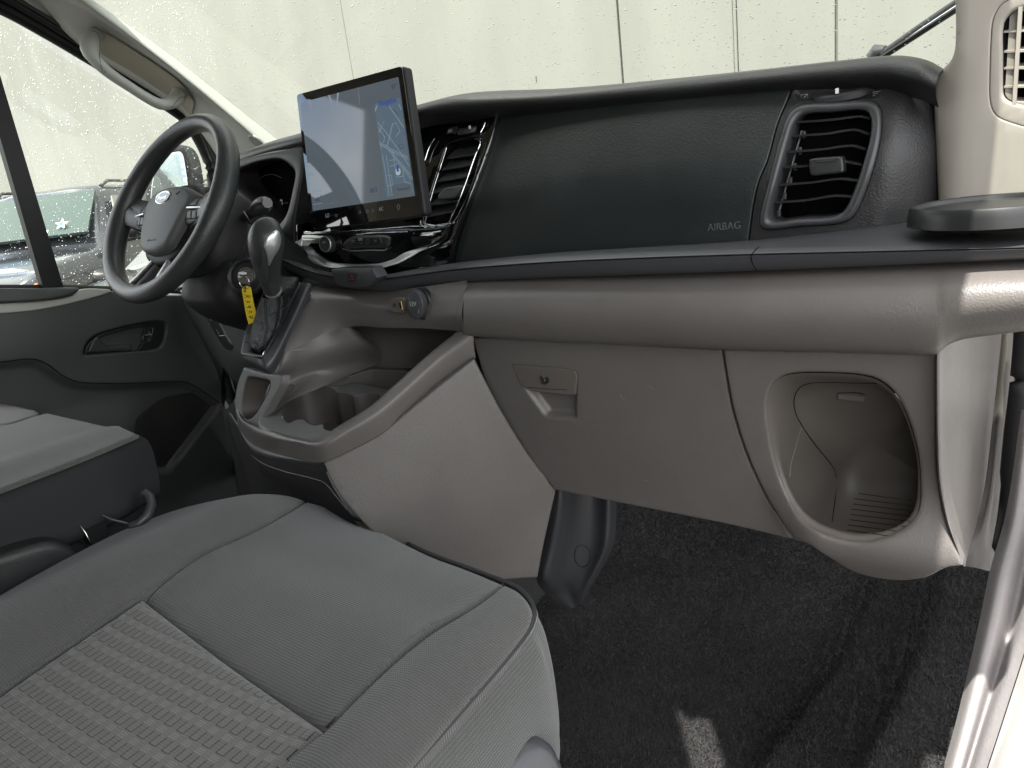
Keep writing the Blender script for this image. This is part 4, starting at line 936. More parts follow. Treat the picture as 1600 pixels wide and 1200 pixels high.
# key with fob
ky = thing('ignition_key', 'metal ignition key in the steering column with a split ring', 'key', tuple(kcn))
kd = kn_
kc0 = kcn
kb = tube('key_head', M['steel'], ky, [kc0 - kd * .006 + np.array([-.004,0,0]), kc0 + kd * .008, kc0 + kd * .018 + np.array([.006, 0, .002])], [.003, .006, .0075], False, 10, .35, nrmv=(0, .2, 1))
rg = PY(382, 441, .705)
tube('split_ring', M['steel'], ky, [rg + .0105 * (math.cos(a) * nrm((1, .3, 0)) + math.sin(a) * np.array([0, 0, 1.])) for a in np.linspace(0, 6.283, 25)[:-1]], .0009, True, 6)
tag_ = thing('key_tag', 'yellow plastic key tag with black handwriting hanging from the ignition key', 'key tag', tuple(PY(386, 452, .70)))
TG = pframe(PY(377,449,.705), PY(391,449,.712), PY(385,500,.70))
tg = slab('tag_strip', M['yellow'], tag_, TG, [(378,450),(384,447),(391,449,1),(395,470),(399,487),(401,503,1),(388,507,1),(384,490),(380,468)], r=.0005, t=.0015, step=.004, up=0)
for i, s_ in enumerate(('F','TR57','NT4','AB','X9','K2')):
    y_ = 456.5 + i * 8.2; x_ = 382.5 + i * 1.6; text_on(s_, M['dark'], tg, tg, (x_, y_), (x_ + (5 if len(s_) < 4 else 8), y_ + .3), 1.2)
for i in range(9): line_on('tick', M['dark'], tg, tg, [(380 + i * .95, 455 + i * 5), (382 + i * .95, 455 + i * 5)], .0004, n=1)

sw = thing('steering_wheel', 'dark steering wheel with an oval badge on its hub', 'steering wheel', tuple(WC))
RO = .172
N_ = 96; V = []; F = []
for i in range(N_):
    a = 2 * math.pi * i / N_
    thick = .0165 + .0025 * max(0, math.cos(2 * (a - .35))) + .002 * max(0, math.cos(2 * (a - math.pi + .35)))
    r_ = RO * (1 - .03 * max(0, -math.sin(a))**3)
    for k in range(16):
        b = 2 * math.pi * k / 16; V.append(wp((r_ + thick * math.cos(b)) * math.cos(a), (r_ + thick * math.cos(b)) * math.sin(a), thick * 1.02 * math.sin(b)))
for i in range(N_):
    for k in range(16): F.append((i * 16 + k, i * 16 + (k + 1) % 16, ((i + 1) % N_) * 16 + (k + 1) % 16, ((i + 1) % N_) * 16 + k))
mesh('rim', V, F, M['wheel'], sw)
WF = Frame(WC - WN * .030 - WV * .018, WU, WV, WN, lambda u, v: .022 - 1.2 * (u * u) - .9 * (v - .01)**2)
def wpx(L): return [(*p, 1) if False else p for p in L]
hub_o = [(u_ * 1.10, v_ * .88 - .004) for u_, v_ in [(-.070,.052),(-.045,.066),(0,.071),(.045,.066),(.070,.052),(.074,.030),(.066,.0),(.052,-.045),(.044,-.062),(.022,-.074),(0,-.076),(-.022,-.074),(-.044,-.062),(-.052,-.045),(-.066,.0),(-.074,.030)]]
hub = slab('airbag_hub', M['hub'], sw, WF, hub_o, r=.010, t=.035, step=.007, up=.020, uv=True)
rings('hub_base', M['shroud'], sw, [sq_ring(0, -.023, .086, .080, -.026, 2.4), sq_ring(0, -.023, .080, .078, -.016, 2.4), sq_ring(0, -.023, .070, .070, -.012, 2.4)], 2, cap=True, nv=2)
rings('hub_back', M['shroud'], sw, [sq_ring(0, -.023, .086, .080, -.026, 2.4), sq_ring(0, -.02, .060, .060, -.05, 2.4)], 2, cap=True, nv=2)
for s in (-1, 1):
    rows = [[wp(s * .070, .022, -.016), wp(s * .105, .018, -.012), wp(s * .14, .022, -.002), wp(s * .165, .036, 0)],
            [wp(s * .070, -.008, -.004), wp(s * .105, -.006, .0), wp(s * .14, .0, .006), wp(s * .165, .010, .006)],
            [wp(s * .068, -.040, -.016), wp(s * .105, -.034, -.012), wp(s * .14, -.026, -.002), wp(s * .165, -.022, 0)],
            [wp(s * .068, -.008, -.035), wp(s * .105, -.01, -.03), wp(s * .14, -.004, -.018), wp(s * .165, .008, -.006)]]
    loft('spoke', M['wheel'], sw, [[r[i] for r in rows] for i in range(4)], 4, 4, closed_v=True)
    F2 = Frame(WC - WN * .026 - WV * .016, WU, WV, WN, lambda u, v: .024 - .10 * (np.abs(u) - .07) - 8 * (v - .01)**2)
    o = [(s * .072, .034), (s * .10, .034), (s * .122, .028), (s * .126, .010), (s * .120, -.008), (s * .100, -.014), (s * .070, -.016)]
    sb = slab('switch_pack', M['black_smooth'], sw, F2, o, r=.003, t=.014, step=.005, up=.003, uv=True)
    for (a, b, c, d) in ((.078, .014, .098, .030), (.100, .014, .118, .028), (.078, -.010, .090, .004), (.092, -.010, .104, .004), (.106, -.008, .117, .004)):
        slab('button', M['black_satin'], sb, F2, [(s * a, b, 1), (s * c, b, 1), (s * c, d, 1), (s * a, d, 1)], r=.0012, t=.003, step=.004, up=.0055, uv=True, n=1)
    tube('silver_bar', M['silver'], sb, [F2.pt(s * x, .009, .006) for x in (.076, .09, .105, .120)], .0022, False, 6)
# badge: blue oval with script
bc = WF.pt(-.006, .034, .0195)
bd = disc('badge_oval', M['chrome'], sw, bc, WN, WU, [(.0265, -.003), (.0265, .001), (.0248, .0018), (.0230, .0014), (0, .0014)], 40, 1, .50)
M['blue'] = mat('badge_blue', (.10, .14, .22), .25, None, .5, coat=.5)
disc('badge_field', M['blue'], bd, bc, WN, WU, [(.0227, .0014), (.0223, .0019), (0, .0019)], 40, 1, .47)
text('lettering', 'Ford', M['chrome'], bd, bc + WU * -.0135 - WV * .0042 + WN * .0019, bc + WU * .0135 - WV * .0042 + WN * .0019, WN, .75)
text('lettering', 'AIRBAG', M['shroud'], hub, WF.pt(-.016, -.050, .0202), WF.pt(.014, -.050, .0202), WN, 1.1)
tube('icon', M['shroud'], hub, [WF.pt(.034, .040, .0205), WF.pt(.037, .037, .0205), WF.pt(.043, .043, .0205)], .0007, False, 5)
# lower spoke with the silver trim
lo = [(-.030,-.070),(-.034,-.10),(-.046,-.135),(-.060,-.158),(-.030,-.170),(0,-.173),(.030,-.170),(.060,-.158),(.046,-.135),(.034,-.10),(.030,-.070)]
lo_i = [(-.012,-.095),(-.018,-.12),(-.022,-.148),(0,-.155),(.022,-.148),(.018,-.12),(.012,-.095)]
F3 = Frame(WC, WU, WV, WN, lambda u, v: -.022 + .022 * np.clip((-v - .09) / .07, 0, 1))
slab('lower_spoke', M['black_satin'], sw, F3, lo, [lo_i], r=.003, t=.012, step=.007, up=0, uv=True)
for s in (-1, 1):
    tube('silver_trim', M['silver'], sw, [F3.pt(s * .028, -.078, .002), F3.pt(s * .031, -.10, .003), F3.pt(s * .040, -.130, .003), F3.pt(s * .053, -.154, .003)], [.004, .006, .007, .008], False, 8, .5)

# knee panel, light panel with switches under the column
kn1 = loft('knee_panel', M['door'], dash, [[PY(282,455,.93), PY(300,470,.90), PY(340,478,.88), PY(380,486,.87), PY(410,470,.87)],
      [PY(290,480,.94), PY(315,490,.90), PY(345,505,.88), PY(385,520,.87), PY(412,510,.87)], [PY(310,520,.95), PY(335,540,.91), PY(352,552,.89), PY(380,562,.88), PY(405,560,.88)],
      [PY(335,570,.99), PY(350,585,.95), PY(362,590,.92), PY(378,592,.91), PY(400,592,.91)], [PY(345,600,1.02), PY(355,620,1.0), PY(365,630,.97), PY(380,640,.96), PY(400,640,.96)]], 5, 4)
swp = decal('switch_strip', M['black_smooth'], dash, kn1, [(322,493),(336,491),(345,505),(356,525),(366,542),(362,548),(352,545),(340,528),(330,510)], .003, n=3)
for (a, b) in (((328,497),(338,508)), ((336,513),(346,522))):
    line_on('switch_edge', M['grey_ink'], swp, swp, [(a[0], b[1]), (b[0] + 2, b[1] - 1)], .0005, n=1)
line_on('switch_edge', M['silver'], swp, swp, [(342,525),(351,524)], .0009, n=1)
for p in ((329,500),(338,516),(341,520)): line_on('icon', M['white_ink'], swp, swp, [p, (p[0] + 1.5, p[1])], .0006, n=1)
tube('cable', M['black_satin'], dash, [PY(*p) for p in ((357,560,.93),(359,575,.93),(362,595,.92),(366,610,.90),(374,618,.88))], .0025, False, 6)
loft('dash_end', M['door'], dash, [[PY(276,452,1.05), PY(284,440,1.0), PY(300,448,.95), PY(322,470,.92)], [PY(280,462,1.05), PY(288,462,.98), PY(306,468,.93), PY(330,482,.92)], [PY(290,476,1.05), PY(298,476,.98), PY(315,482,.94), PY(336,492,.92)]], 5, 4)
tube('hood_lever', M['black_smooth'], dash, [PY(278,450,.93), PY(284,449,.91), PY(289,448,.90)], [.006, .007, .006], False, 10)
tube('lever_cup', M['handle_grey'], dash, [PY(283,455,.94), PY(290,462,.92), PY(298,461,.91), PY(303,455,.91), PY(298,446,.92)], .0022, False, 8)
tube('silver_lever', M['silver'], dash, [PY(333,469,.86), PY(351,469,.85)], .0022, False, 6)
tube('bright_tip', M['handle_grey'], dash, [PY(332,476,.86), PY(340,477,.85)], [.003,.002], False, 6)
box('lower_dash_body', M['dark'], dash, (-1.30, 1.10, .80), .62, .16, .22, b=.02)
mb = MB(); mb.add(*boxVF((-1.40, 1.20, .62), .75, .02, .75)); mb.add(*boxVF((-.55, 1.22, .80), .95, .02, .40)); mb.build('bulkhead', M['dark'], dash, False)

# ================================================================== DRIVER'S DOOR
dd = thing('driver_door', 'dark grey far door with an interior pull handle, speaker grille and wet window', 'door', (-1.83, .6, .1))
def G_(y, z): return -1.815 + .02 * np.exp(-((z - .80) / .10)**2) + .03 * sstep((.62 - z) / .1) * sstep((.85 - y) / .1)
DF = xframe(G_, 1)
dr_out = [(-60,452,1),(0,450),(60,451),(100,452),(170,455),(230,460),(300,462,1),(345,500),(380,560),(400,640,1),(440,800),(400,900,1),(240,960),(0,900),(-60,900,1)]
pock = [(-60,566),(0,565),(50,560),(70,566),(100,586),(125,596),(190,598),(280,595),(300,600),(342,628),(345,634),(335,650),(270,735),(262,741),(205,740),(180,730),(-60,730)]
hndl = [(129,556),(131,542),(140,528),(155,519),(200,507),(240,500),(255,501),(262,508),(260,525),(255,540),(245,548),(200,552),(140,557)]
dpan = slab('door_panel', M['door'], dd, DF, dr_out, r=.004, t=.02, step=.02, feats=[(pock, .022, .022), (hndl, .018, .010)])
dpb = slab('belt_rail', M['door'], dd, DF, [(-60,452,1),(0,450),(60,450),(105,449),(126,451),(110,462),(60,470),(0,473),(-60,473,1)], r=.006, t=.02, step=.01, up=.022)
slab('belt_top', M['handle_grey'], dd, DF, [(-60,477,1),(0,474),(60,471),(110,463),(128,452),(170,452),(175,456),(120,472),(60,484),(0,490),(-60,492,1)], r=.004, t=.012, step=.01, up=.006)
hb = slab('handle_bezel', M['black_smooth'], dd, DF, [(133,553),(136,541),(146,529),(160,521),(205,509),(240,503),(252,504),(257,509),(256,524),(251,538),(243,545),(200,549),(140,554)], [[(139,549),(146,536),(160,527),(205,514),(228,511),(231,516),(224,534),(216,545),(200,547),(142,551)]], r=.002, t=.008, step=.006, up=-.006)
slab('pull_lever', M['black_satin'], dd, DF, [(138,550,1),(147,530),(154,526,1),(160,536),(172,541),(208,539,1),(206,548,1),(170,549)], r=.003, t=.01, step=.005, up=-.001)
lkb = slab('lock_switch', M['black_smooth'], dd, DF, [(226,513,1),(240,511,1),(237,534,1),(223,537,1)], r=.001, t=.006, step=.004, up=-.001)
line_on('switch_rim', M['chrome'], lkb, lkb, [(227,514),(239,512.5),(236,533),(224.5,535.5)], .0009, n=2, closed=True)
line_on('switch_divider', M['chrome'], lkb, lkb, [(226,524),(238,523)], .0006, n=1)
line_on('icon', M['white_ink'], lkb, lkb, [(231,521),(235,521),(233,517)], .0006, n=1, closed=True); line_on('icon', M['white_ink'], lkb, lkb, [(230,531),(234,531),(232,527)], .0006, n=1, closed=True)
spk = slab('speaker_grille', M['shroud'], dd, DF, [(213,660),(240,632),(262,620),(310,612,1),(338,630,1),(262,735),(240,738,1),(214,738,1)], r=.003, t=.01, step=.012, up=-.018)
M['grille'] = mat('speaker_mesh_cloth', (.022, .022, .021), .7, ('noise', 260, 1., .002), .3)
spk.data.materials[0] = M['grille']
tube('speaker_rim', M['door'], dd, [DF.P(p[0], p[1], -.012) for p in catmull([(205,740),(240,741),(262,738),(275,725),(340,634)], 5)], .003, False, 6)
line_on('panel_line', M['dark'], dd, dpan, [(0,566),(50,561),(72,568),(100,588),(125,597),(190,599),(280,596),(300,601),(342,629)], .0015)
# glass, frame and quarter bar
dgl = mesh('door_window', [PX(-80,-40,-1.86), PX(0,-10,-1.86), PX(310,160,-1.86), PX(350,300,-1.86), PX(345,480,-1.86), PX(-80,480,-1.86)], [(0,1,2,3,4,5)], M['door_glass'], dd, False)
fr_ = [(-90,-25),(0,10),(60,42),(144,92),(282,178),(310,215),(330,262),(336,320),(338,400),(335,480)]
tube('window_seal', M['rubber'], dd, [PX(x, y, -1.80) for x, y in catmull(fr_, 5)], .016, False, 10, 1.0)
tube('frame_trim', M['black_smooth'], dd, [PX(x, y, -1.78) for x, y in catmull([(-90,-47),(0,-8),(60,26),(144,78),(200,112),(282,162),(315,205),(336,260),(342,320)], 5)], .010, False, 8)
tube('frame_trim', M['black_satin'], dd, [PX(x, y, -1.765) for x, y in catmull([(-90,-57),(0,-16),(60,18),(144,70),(200,104),(285,155),(320,200)], 5)], .004, False, 8)
vb = [PX(-30, 130, -1.82), PX(75, 455, -1.82)]; e = PX(-10, 130, -1.82) - vb[0]
b0 = PX(-34,120,-1.83); b1 = PX(-6,120,-1.83); b2 = PX(94,452,-1.83); b3 = PX(62,452,-1.83)
mb = MB(); dx = np.array([.022, 0, 0]); q = [b0, b1, b2, b3]
mb.add(q + [p + dx for p in q], [(0,1,2,3),(7,6,5,4),(0,4,5,1),(1,5,6,2),(2,6,7,3),(3,7,4,0)]); mb.build('window_bar', M['rubber'], dd, False)
tube('window_sill', M['rubber'], dd, [PX(x, y, -1.825) for x, y in ((-80,449),(100,449),(200,452),(340,458))], .007, False, 6)

# van's own door mirror seen through the glass
mi = thing('door_mirror', 'black door mirror outside the far window behind the steering wheel rim', 'mirror', tuple(PX(290, 320, -1.95)))
MF = pframe(PX(228,330,-2.05), PX(322,330,-2.0), PX(262,225,-2.05))
slab('mirror_shell', M['shroud'], mi, MF, [(232,330),(236,260),(244,236),(262,226),(288,224),(306,232),(316,255),(322,300),(322,330),(280,334)], r=.02, t=.08, step=.012, up=.0)
M['mirror_face'] = mat('mirror_glass', (.55, .6, .6), .05, None, .5, .8)
slab('mirror_glass', M['mirror_face'], mi, MF, [(238,326),(241,268),(250,245),(270,238),(284,238),(290,260),(294,290),(296,326),(266,329)], r=.002, t=.01, step=.02, up=.006)

# ================================================================== DRIVER SIDE PILLAR, GRAB HANDLE
ap = thing('windscreen_pillar', 'pale grey windscreen pillar trim sloping down to the left end of the dashboard', 'pillar', tuple(PX(420, 230, -1.6)))
e1 = [(60,-72),(157,0),(270,81),(350,144),(435,212),(470,240),(500,270)]      # edge at the windscreen
e2 = [(40,-60),(125,-3),(240,82),(322,148),(405,218),(440,250),(465,280)]
e3 = [(10,-60),(75,-12),(135,18),(265,110),(312,150),(362,208),(395,270)]
e4 = [(-30,-60),(55,-12),(125,60),(282,160),(318,198),(350,250),(375,300)]
e5 = [(-70,-50),(35,-2),(118,70),(278,174),(312,212),(342,262),(362,310)]
def XR(L, x): return [PX(px, py, x) for px, py in L]
rows = [XR(e1, -1.60) , XR(e2, -1.575), XR([(a[0]*.5+b[0]*.5, a[1]*.5+b[1]*.5) for a, b in zip(e2, e3)], -1.60), XR(e3, -1.655), XR([(a[0]*.5+b[0]*.5, a[1]*.5+b[1]*.5) for a, b in zip(e3, e4)], -1.70), XR(e4, -1.735), XR(e5, -1.795)]
rows[0] = [p + np.array([-.02, .0, 0]) for p in rows[0]]
pil = loft('pillar_trim', M['handle_grey'], ap, rows, 6, 4)
rows = [XR([(a[0] * .12 + b[0] * .88, a[1] * .12 + b[1] * .88) for a, b in zip(e3, e4)], -1.735), XR(e3, -1.68), ]
tw_, tn_ = hit(pil, 400, 220, 0)
if tw_ is not None:
    sp_ = disc('tweeter_grille', M['handle_grey'], ap, tw_, tn_, (0, 0, 1), [(.020, -.002), (.020, .001), (.018, .003), (0, .004)], 36)
    mb = MB()
    for r_, n_ in ((.004, 6), (.008, 12), (.012, 18), (.0155, 24)):
        for k in range(n_):
            a = 2 * math.pi * k / n_; u = nrm(np.cross(tn_, (0, 0, 1))); v = np.cross(tn_, u)
            mb.add(*discVF(tw_ + tn_ * .0036 + r_ * (u * math.cos(a) + v * math.sin(a)), tn_, u, [(.0009, 0), (.0008, .0004), (0, .0004)], 6))
    mb.build('grille_holes', M['dark'], sp_, False)
# headliner patch beside the handle (warmer, recessed)
hd_ = loft('recess_trim', M['beige_d'], ap, [[hit(pil, *p, .004)[0] if hit(pil, *p, .004)[0] is not None else PX(*p, -1.7) for p in L] for L in
      ([(150,42),(180,58),(215,80),(255,106),(285,130),(305,158)], [(146,56),(176,74),(210,96),(250,122),(281,146),(302,170)], [(140,70),(172,90),(206,110),(246,136),(279,158),(300,180)])], 4, 3)
gh = thing('grab_handle', 'moulded grey grab handle on the far windscreen pillar', 'grab handle', tuple(PX(215, 120, -1.62)))
gp_ = [(152,52,-1.71),(144,58,-1.68),(141,74,-1.655),(148,92,-1.64),(168,112,-1.635),(200,134,-1.635),(235,156,-1.635),(252,163,-1.64),(268,160,-1.655),(277,152,-1.68),(279,144,-1.70)]
gpp = catmull([PX(*p) for p in gp_], 4); n_ = len(gpp)
rad = [.0185 + .007 * math.exp(-((i / n_ - .15) / .15)**2) + .005 * math.exp(-((i / n_ - .88) / .12)**2) - .003 * math.exp(-((i / n_ - .5) / .2)**2) for i in range(n_)]
ghm = tube('handle_bar', M['handle_grey'], gh, gpp, [r * .80 for r in rad], False, 16, .85, sharp=180)
line_on('handle_seam', M['seam_taupe'], ghm, ghm, [(143,48),(152,52),(156,62),(156,90),(160,112)], .0006)
line_on('handle_seam', M['seam_taupe'], ghm, ghm, [(160,116),(165,111)], .0006, n=2)
line_on('handle_seam', M['seam_taupe'], ghm, ghm, [(268,169),(276,158),(282,152),(290,152)], .0006)
line_on('handle_seam', M['seam_taupe'], ghm, ghm, [(239,172),(246,167)], .0006, n=2)

# ================================================================== WINDSCREEN
wsn = thing('windscreen', 'rain speckled windscreen above the dashboard', 'windscreen', (-.9, 1.35, 1.05))
def ws(x, y): return np.array([x, y, 1.172 - .76 * (y - 1.245 - .10 * (1 - ((x + .87) / .9)**2))])
V = []; F = []
xs = np.linspace(-1.70, .02, 16); ys = np.linspace(.55, 1.45, 8)
for x in xs:
    for y in ys: V.append(ws(x, y))
for i in range(15):
    for j in range(7): F.append((i * 8 + j, (i + 1) * 8 + j, (i + 1) * 8 + j + 1, i * 8 + j + 1))
mesh('glass', V, F, M['ws_glass'], wsn)
nW = nrm((0, .76, 1.))
def drops(name, parent, fn, normal, n, smin, smax, reg, hk=1., label=None):
    """countless rain drops on the outside of a pane, one object"""
    mb = MB(); N = nrm(normal); U = nrm(np.cross(N, (1, 0, 0.1))); Vv = np.cross(N, U)
    for _ in range(n):
        c = fn(*[random.uniform(a, b) for a, b in reg]); s = smin + (smax - smin) * random.random()**3.5; ex = random.uniform(.75, 1.5)
        k = 6; P_ = [c + N * (.0008) + s * (ex * math.cos(t) * Vv + math.sin(t) * U) for t in np.linspace(0, 2 * math.pi, k, endpoint=False)]
        Q = [c + N * (.0008 + s * .35 * hk) + .62 * s * (ex * math.cos(t) * Vv + math.sin(t) * U) for t in np.linspace(0, 2 * math.pi, k, endpoint=False)]
        mb.add(P_ + Q + [c + N * (.0008 + s * .5 * hk)], [(i, (i + 1) % k, k + (i + 1) % k, k + i) for i in range(k)] + [(k + i, k + (i + 1) % k, 2 * k) for i in range(k)] + [tuple(range(k))[::-1]])
    return mb.build(name, M['drop'], parent, True, kind='stuff', sharp=180)
drops('raindrops', wsn, ws, nW, 13000, .0006, .0020, ((-1.66, 0), (.62, 1.42)))
drops('raindrops', dd, lambda y, z: np.array([-1.862, y, z]), (-1, 0, 0), 9000, .0005, .0019, ((.4, 1.25), (.86, 1.6)), .5)

wi = thing('wiper', 'black windscreen wiper arm resting across the lower right corner of the glass', 'wiper', tuple(PY(1400, 80, 1.36)))
W0 = PY(1362, 98, 1.42); W1 = PY(1510, 2, 1.36)
tube('blade', M['rubber'], wi, [PY(1375,92,1.40), PY(1440,50,1.38), PY(1520,-2,1.35)], .007, False, 6, .6)
tube('arm', M['black_satin'], wi, [PY(1378,84,1.42), PY(1440,40,1.40), PY(1520,-14,1.37)], .005, False, 6)
tube('blade_rail', M['silver'], wi, [PY(1380,88,1.41), PY(1440,46,1.39), PY(1520,-7,1.36)], .0022, False, 6)
tube('pivot', M['black_satin'], wi, [PY(1360,92,1.43), PY(1370,80,1.43), PY(1384,78,1.42)], [.010, .012, .007], False, 8)

# ================================================================== RIGHT PILLAR WITH VENT
rp = thing('door_pillar', 'pale beige pillar trim with a window vent at the right edge', 'pillar', tuple(PY(1540, 320, .88)))
def F_rp(x, z): return .966 - .12 * np.clip(x + .11, 0, 1) + .9 * np.clip(-.100 - x, 0, 1)
RP = yframe(F_rp)
rp_out = [(1491,-80,1),(1492,0),(1492,68),(1487,90),(1477,103),(1462,115),(1457,124),(1458,150),(1461,220),(1466,330,1),(1560,345),(1700,350,1),(1700,-80,1)]
pv_p = [(1560,12),(1572,2),(1600,-10),(1680,-30),(1690,100),(1690,235),(1620,204),(1575,190),(1556,180),(1547,160),(1546,120),(1548,60),(1551,32)]
pvo = [(1568,38),(1580,20),(1600,12),(1660,0),(1668,80),(1668,180),(1610,166),(1580,159),(1570,152),(1567,142),(1567,90)]
rpp = slab('pillar_trim', M['beige'], rp, RP, rp_out, [pv_p], r=.006, holer=.002, t=.03, step=.012, n=5)
pvr = slab('vent_plate', M['beige'], rp, RP, [(x + (.8 if x < 1580 else 0), y) for x, y in pv_p], [pvo], r=.0015, holer=.004, t=.03, step=.007, up=-.0005)
rings('vent_box', M['dark'], rp, [[RP.P(*p, -.006) for p in pvo], [RP.P(*p) + np.array([.02, .05, 0]) for p in pvo]], 4, cap=True, nv=1)
for k, (ya, yb) in enumerate(((20,5),(50,43),(81,77),(107,105),(136,134),(160,165))):
    a = RP.P(1565, ya, -.008); b = RP.P(1680, yb, -.008)
    mesh('slat', [a + np.array([0,0,.001]), b + np.array([0,0,.001]), b + np.array([0,.02,.006]), a + np.array([0,.02,.006]), a - np.array([0,0,.001]), b - np.array([0,0,.001]), b + np.array([0,.02,.004]), a + np.array([0,.02,.004])],
         [(0,1,2,3),(7,6,5,4),(0,4,5,1),(3,2,6,7)], M['beige'], rp, False)
for k in range(2):
    a = RP.P(1592 + 40 * k, 5, -.006); b = RP.P(1588 + 40 * k, 166, -.006)
    box('divider', M['beige'], rp, (a + b) / 2, .0035, .010, abs(a[2] - b[2]) - .004)
    a = RP.P(1582 + 40 * k, 15, -.02); b = RP.P(1580 + 40 * k, 163, -.02); box('fin', M['beige'], rp, (a + b) / 2, .007, .02, abs(a[2] - b[2]))
line_on('edge_line', M['seam_taupe'], rp, rpp, [(1459,126),(1460,160),(1463,230),(1467,322)], .0008)

# cup holder ring on the shelf
cup = thing('cup_holder', 'round black cup holder ring on the right end of the shelf', 'cup holder', (-.052, .855, .88))
cc = np.array([-.052, .864, PY(1500, 357, .80)[2] + .007])
disc('ring', M['black_smooth'], cup, cc, (0, 0, 1), (1, 0, 0), [(.078, -.008), (.0772, .002), (.0760, .008), (.0745, .0105), (.0725, .011), (.0700, .010), (.0685, .006)], 64)
disc('well', M['dark'], cup, cc, (0, 0, 1), (1, 0, 0), [(.0688, .0065), (.066, -.012), (0, -.012)], 64)  # near-black well colour stands in for shade inside the ring

# kick panel, seals, sill
kp = thing('kick_panel', 'narrow taupe trim strip between the dash end and the door seal', 'trim panel', tuple(PX(1530, 880, -.06)))
rows = [[PY(1560,470,1.24), PY(1556,560,1.22), PY(1547,650,1.21), PY(1535,770,1.17), PY(1519,845,1.12), PY(1504,884,1.08)],
        [PY(1575,470,1.21), PY(1570,560,1.20), PY(1560,650,1.195), PY(1548,770,1.16), PY(1533,850,1.12), PY(1524,887,1.08)],
        [PY(1592,470,1.22), PY(1579,560,1.21), PY(1569,680,1.20), PY(1559,800,1.165), PY(1550,850,1.13), PY(1544,892,1.09)],
        [PY(1600,470,1.26), PY(1587,560,1.25), PY(1577,680,1.24), PY(1566,800,1.20), PY(1557,850,1.17), PY(1550,892,1.12)]]
loft('trim_strip', M['taupe'], kp, rows, 6, 3)
sl_ = thing('door_seal', 'black rubber door seal running down the right edge', 'seal', tuple(PX(1560, 800, -.045)))
tube('seal', M['rubber'], sl_, catmull([PY(1608,440,1.15), PY(1606,520,1.15), PY(1599,600,1.15), PY(1590,680,1.14), PY(1578,800,1.11), PY(1566,870,1.07), PY(1552,960,1.02)], 6), [.0165]*22+[.014]*8+[.006]*7, False, 10)
fl_a = [(1596,640,1.10),(1572,800,1.07),(1546,894,1.06),(1530,972,1.03),(1498,1110,.97),(1474,1200,.93),(1455,1270,.90)]
fl_b = [(1604,640,1.07),(1586,800,1.04),(1562,894,1.03),(1545,972,1.00),(1512,1110,.945),(1488,1200,.905),(1468,1270,.875)]
fl_c = [(1618,640,1.07),(1600,800,1.04),(1578,894,1.03),(1560,972,1.0),(1525,1110,.945),(1500,1200,.905),(1480,1270,.875)]
fl_d = [(1630,640,1.09),(1618,800,1.06),(1598,900,1.05),(1578,985,1.02),(1538,1115,.965),(1512,1200,.925),(1490,1270,.89)]
fl_e = [(1645,640,1.06),(1632,800,1.03),(1612,905,1.02),(1592,990,.99),(1550,1118,.935),(1524,1200,.895),(1500,1270,.865)]
fl_f = [(1665,640,1.04),(1650,800,1.01),(1628,912,1.0),(1606,1000,.97),(1568,1120,.92),(1542,1200,.88),(1520,1270,.85)]
sill = loft('door_sill', M['jamb'], None, [PR(l) for l in (fl_a, fl_b, fl_c, fl_d, fl_e, fl_f)], 6, 5); tagit(sill, 'grey painted door sill curving down the right edge', None, None, 'structure')
bw = loft('outer_sill', M['white_body'], None, [PR([(x + 2, y, d - .005) for x, y, d in fl_f]), PR([(x + 30, y + 4, d - .04) for x, y, d in fl_f]), PR([(x + 120, y + 10, d - .09) for x, y, d in fl_f])], 6, 3); tagit(bw, 'white painted outer edge of the body at the lower right', None, None, 'structure')

# ================================================================== FLOOR
def H_fl(x, y):
    z = .05 + .31 * (np.sqrt((y - 1.16)**2 + .004) + (y - 1.16))
    z = z + .055 * sstep((x + .335 - .18 * (y - .93)) / .05) * sstep((y - .75) / .1) + .055 * sstep((x + .20 - .1 * (y - .93)) / .05)
    return z + .25 * sstep((-.80 - x) / .12) * sstep((y - .9) / .2) * 0
xs = np.linspace(-1.9, .0, 130); ys = np.linspace(-1.2, 1.9, 150); XX, YY = np.meshgrid(xs, ys, indexing='ij'); ZZ = H_fl(XX, YY)
V = np.stack([XX.ravel(), YY.ravel(), ZZ.ravel()], 1); F = [(i * 150 + j, (i + 1) * 150 + j, (i + 1) * 150 + j + 1, i * 150 + j + 1) for i in range(129) for j in range(149)]
fl = mesh('floor', V, F, M['carpet'], None, kind='structure', label='black carpeted footwell floor')
def ss1(t): t = min(1., max(0., t)); return t * t * (3 - 2 * t)
def hfl(x, y): return .05 + .31 * (math.sqrt((y - 1.16)**2 + .004) + (y - 1.16)) + .055 * ss1((x + .335 - .18 * (y - .93)) / .05) * ss1((y - .75) / .1) + .055 * ss1((x + .20 - .1 * (y - .93)) / .05)
